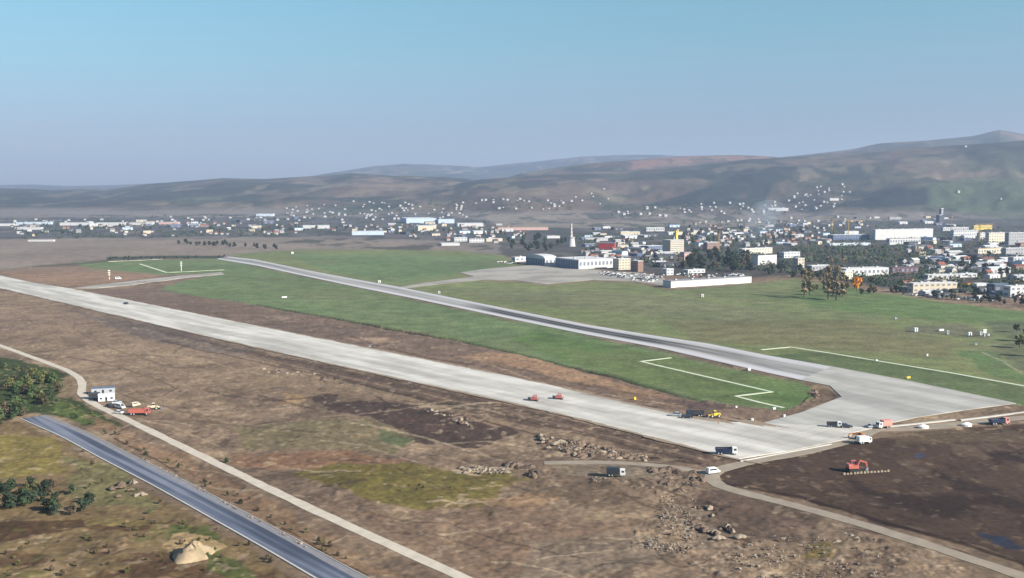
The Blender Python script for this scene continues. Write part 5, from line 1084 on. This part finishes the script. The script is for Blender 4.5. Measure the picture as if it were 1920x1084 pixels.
for a in [('white hut leftmost in the dark patch of the right hand field', 1716, 621, 6, 4, 4), ('white hut in the middle of the equipment row in the right field', 1776, 626, 3, 3, 3.5), ('long low pale hut behind the middle hut of the right field', 1764, 620, 9, 3, 1.6), ('white hut with dark shadow in the right field beside the mast', 1817, 629, 6, 4, 3.6),
          ('small white hut right of the hut with the mast', 1838, 628, 3.5, 3, 3.6), ('tiny pale hut rightmost of the equipment row', 1852, 629, 3.5, 3, 2.4), ('tiny white box alone below the equipment row', 1829, 646, 2.6, 2, 2.2), ('tiny white box on the olive grass above the long drainage strip', 1738, 667, 2.2, 1.6, 1.6),
          ('small white box standing on the long right drainage strip', 1643, 677, 2.4, 1.6, 1.4), ('small beige hut on the olive grass below the long hangar', 1316, 557, 5, 4, 4.5), ('pale hut at the far left of the field before the yellow runway sign', 1679, 598, 3, 2.5, 2.4), ('small white hut on green grass beside the old runway far part', 711, 530, 5, 4, 4),
          ('small white hut in the grass beyond the far runway', 548, 476, 6, 5, 5), ('small pale hut on the grass below the apron taxiway', 823, 550, 3.5, 3, 3.5), ('white sign box in the grass between the two runways', 533, 558, 9, 2, 1.6), ('white measuring box on the edge of the old runway', 1404, 694, 3.4, 2.4, 1.8),
          ('yellow runway sign at the upper edge of the runway head', 1703, 709, 5, 1.2, 1.3), ('white box at the upper edge of the slab right of the loader', 1410, 789, 2.2, 1.6, 1.6), ('small white box on bare soil above the yellow loader', 1380, 765, 1.8, 1.4, 1.3), ('small white box at the end of the zigzag drainage strip', 1451, 767, 3, 1.8, 1.1),
          ('small yellow box on the bare strip above the slab', 1190, 749, 2.0, 1.6, 1.8), ('small pale box at the upper edge of the long slab', 693, 650, 2.2, 1.6, 2.2), ('white box on the slab edge left of the runway head', 1470, 781, 1.8, 1.4, 1.4)]:
    ye = 'yellow' in a[0] and 'before' not in a[0] and 'above the yellow' not in a[0]; a = a[:3]+tuple(v_*.55 for v_ in a[3:]); box_thing('equipment_hut' if a[3] > 1.6 and not ye else 'marker_box', a[0], 'hut' if a[3] > 1.6 and not ye else 'marker', a[1], a[2], a[3], a[4], a[5], P_yel if ye else (W['cream'] if 'beige' in a[0] else P_white), P_yel if ye else W['white'], .5, a[5] > 1.2)
def mast(label, px, py, h, rz, bands=True):
    t = thing('antenna_mast', label, 'mast')
    for k in range(6): b = MB(); b.cyl((0, 0, h*k/6), (0, 0, h*(k+1)/6), .42-.04*k, .4-.04*k, 8); b.build('mast_section', P_or if k % 2 and bands else P_white, t)
    for z in (.55, .75, .95): b = MB(); b.box(-1.4, 1.4, -.3, .3, h*z-.3, h*z+.3); b.build('antenna', P_white, t)
    put(t, px, py, rz)
mast('orange and white antenna mast beside the small white van in the left grass', 205, 524, 11, .5); mast('white antenna mast inside the left drainage strips', 340, 508, 12, .2, False); mast('thin mast beside the equipment huts of the right field', 1846, 631, 5, .2, False)
# parked cars behind the apron and along the hedge
CARS = [(car('c', P_white), 'white'), (car('c', P_silver), 'silver'), (car('c', P_dark), 'dark'), (car('c', P_red), 'red')]
for poly, n_, where, grp in [([(1120, 508), (1180, 512), (1245, 516), (1240, 530), (1195, 527), (1130, 517)], 70, 'left of the long white hangar', 'cars in the hangar car park'), ([(1262, 513), (1400, 514), (1400, 518), (1280, 522)], 36, 'behind the long white hangar', 'cars behind the long hangar'),
                             ([(1690, 548), (1800, 556), (1890, 562), (1890, 568), (1790, 562), (1690, 553)], 40, 'along the hedge of the bright green field', 'cars along the hedge'), ([(1730, 525), (1800, 527), (1800, 532), (1730, 530)], 18, 'behind the beige colonnaded hall', 'cars behind the beige hall'), ([(930, 489), (985, 494), (980, 497), (935, 493)], 12, 'at the left end of the terminal', 'cars at the terminal')]:
    for x, y in scatter(poly, n_, 3.2, rnd, 80):
        p_, c_ = rnd.choices(CARS, [6, 3, 3, .5])[0]; spawn(p_, ground_at(x, y), rnd.choice([.54, 2.1])+rnd.uniform(-.06, .06), c_+' car parked '+where, grp, 1.05)
for p_, c_ in CARS:
    if p_['label'] == 'c': spawn(p_, ground_at(1300, 518), .5, c_+' car parked behind the long white hangar', 'cars behind the long hangar')
# smoke
gx, gy, gz = ground_at(1418, 455); bm = bmesh.new(); bmesh.ops.create_icosphere(bm, subdivisions=4, radius=1)
for v_ in bm.verts:
    p = v_.co.copy(); k_ = (p.z+1)/2; f_ = 1+.18*math.sin(p.x*5+p.z*4)+.14*math.sin(p.y*7+p.z*9+1)
    v_.co = Vector((p.x*(14+34*k_)*f_+26*k_, p.y*(14+30*k_)*f_, 42+p.z*42))
me = bpy.data.meshes.new('smoke'); bm.to_mesh(me); bm.free(); sm = bpy.data.materials.new('blue_grey_smoke'); sm.use_nodes = True; n = sm.node_tree; n.nodes.clear()
ho = n.nodes.new('ShaderNodeOutputMaterial'); pv = n.nodes.new('ShaderNodeVolumePrincipled'); n.links.new(pv.outputs[0], ho.inputs['Volume']); pv.inputs['Color'].default_value = (.62, .74, .88, 1); pv.inputs['Density'].default_value = .006
me.materials.append(sm); o = bpy.data.objects.new('smoke', me); COL.objects.link(o); o.location = (gx, gy, gz+1); o['kind'] = 'stuff'
# the low scrub and garden trees filling the towns, too many to tell apart
sc_ = MB(); rr = random.Random(21); scm = [[], [], []]
for poly, n_ in [([(10, 410), (560, 402), (900, 410), (960, 440), (700, 440), (330, 446), (40, 448)], 600), ([(1080, 440), (1290, 415), (1640, 412), (1920, 430), (1920, 560), (1700, 545), (1480, 512), (1280, 508), (1100, 490)], 1400), ([(1130, 384), (1460, 378), (1600, 345), (1620, 385), (1500, 402), (1150, 408)], 420), ([(560, 385), (740, 372), (1060, 372), (1080, 395), (620, 405)], 380), ([(1480, 462), (1700, 462), (1760, 480), (1690, 498), (1500, 490)], 160)]:
    k_ = 0
    while k_ < n_:
        x, y = rr.uniform(min(p[0] for p in poly), max(p[0] for p in poly)), rr.uniform(min(p[1] for p in poly), max(p[1] for p in poly))
        if not inp(x, y, poly): continue
        k_ += 1; g_ = G(x, y) if y > 420 else None
        if g_ is None: g3 = ground_at(x, y)
        else: g3 = (g_[0], g_[1], 0)
        r0 = rr.uniform(2, 6); mi = rr.choice([0, 0, 0, 1, 1, 2])
        for _ in range(16):
            d = Vector((rr.gauss(0, .6), rr.gauss(0, .5), abs(rr.gauss(0, .5))))*r0; c = Vector(g3)+d+Vector((0, 0, .6)); u_ = Vector((rr.gauss(0, 1), rr.gauss(0, 1), rr.gauss(0, 1))).normalized(); v2 = u_.orthogonal().normalized(); s_ = r0*.33
            sc_.add([c-u_*s_, c-v2*s_, c+u_*s_, c+v2*s_], [(0, 1, 2, 3)], mi)
me = bpy.data.meshes.new('scrub'); me.from_pydata(sc_.v, [], sc_.f)
for k_ in ('dark', 'deep', 'brown'): me.materials.append(LM[k_])
me.polygons.foreach_set('material_index', sc_.m); o = bpy.data.objects.new('scrub', me); COL.objects.link(o); tag(o, 'low scrub and garden trees filling the ground between the houses', 'scrub', None, 'stuff')
# labels that single out: place in the row, read from the left of the photo
from collections import defaultdict
bpy.context.view_layer.update()
DD = defaultdict(list)
for o in COL.objects:
    if o.parent is None and 'label' in o and 'group' in o: DD[o['label']].append(o)
def nth(i): return {1: '1st', 2: '2nd', 3: '3rd', 21: '21st', 22: '22nd', 23: '23rd', 31: '31st', 32: '32nd', 33: '33rd'}.get(i, '%dth' % i)
for lb, L_ in DD.items():
    if 1 < len(L_) <= 48:
        L_.sort(key=lambda o: proj(*o.location)[0])
        for i, o in enumerate(L_): o['label'] = ('leftmost ' if i == 0 else 'rightmost ' if i == len(L_)-1 else nth(i+1)+' from left, ')+lb
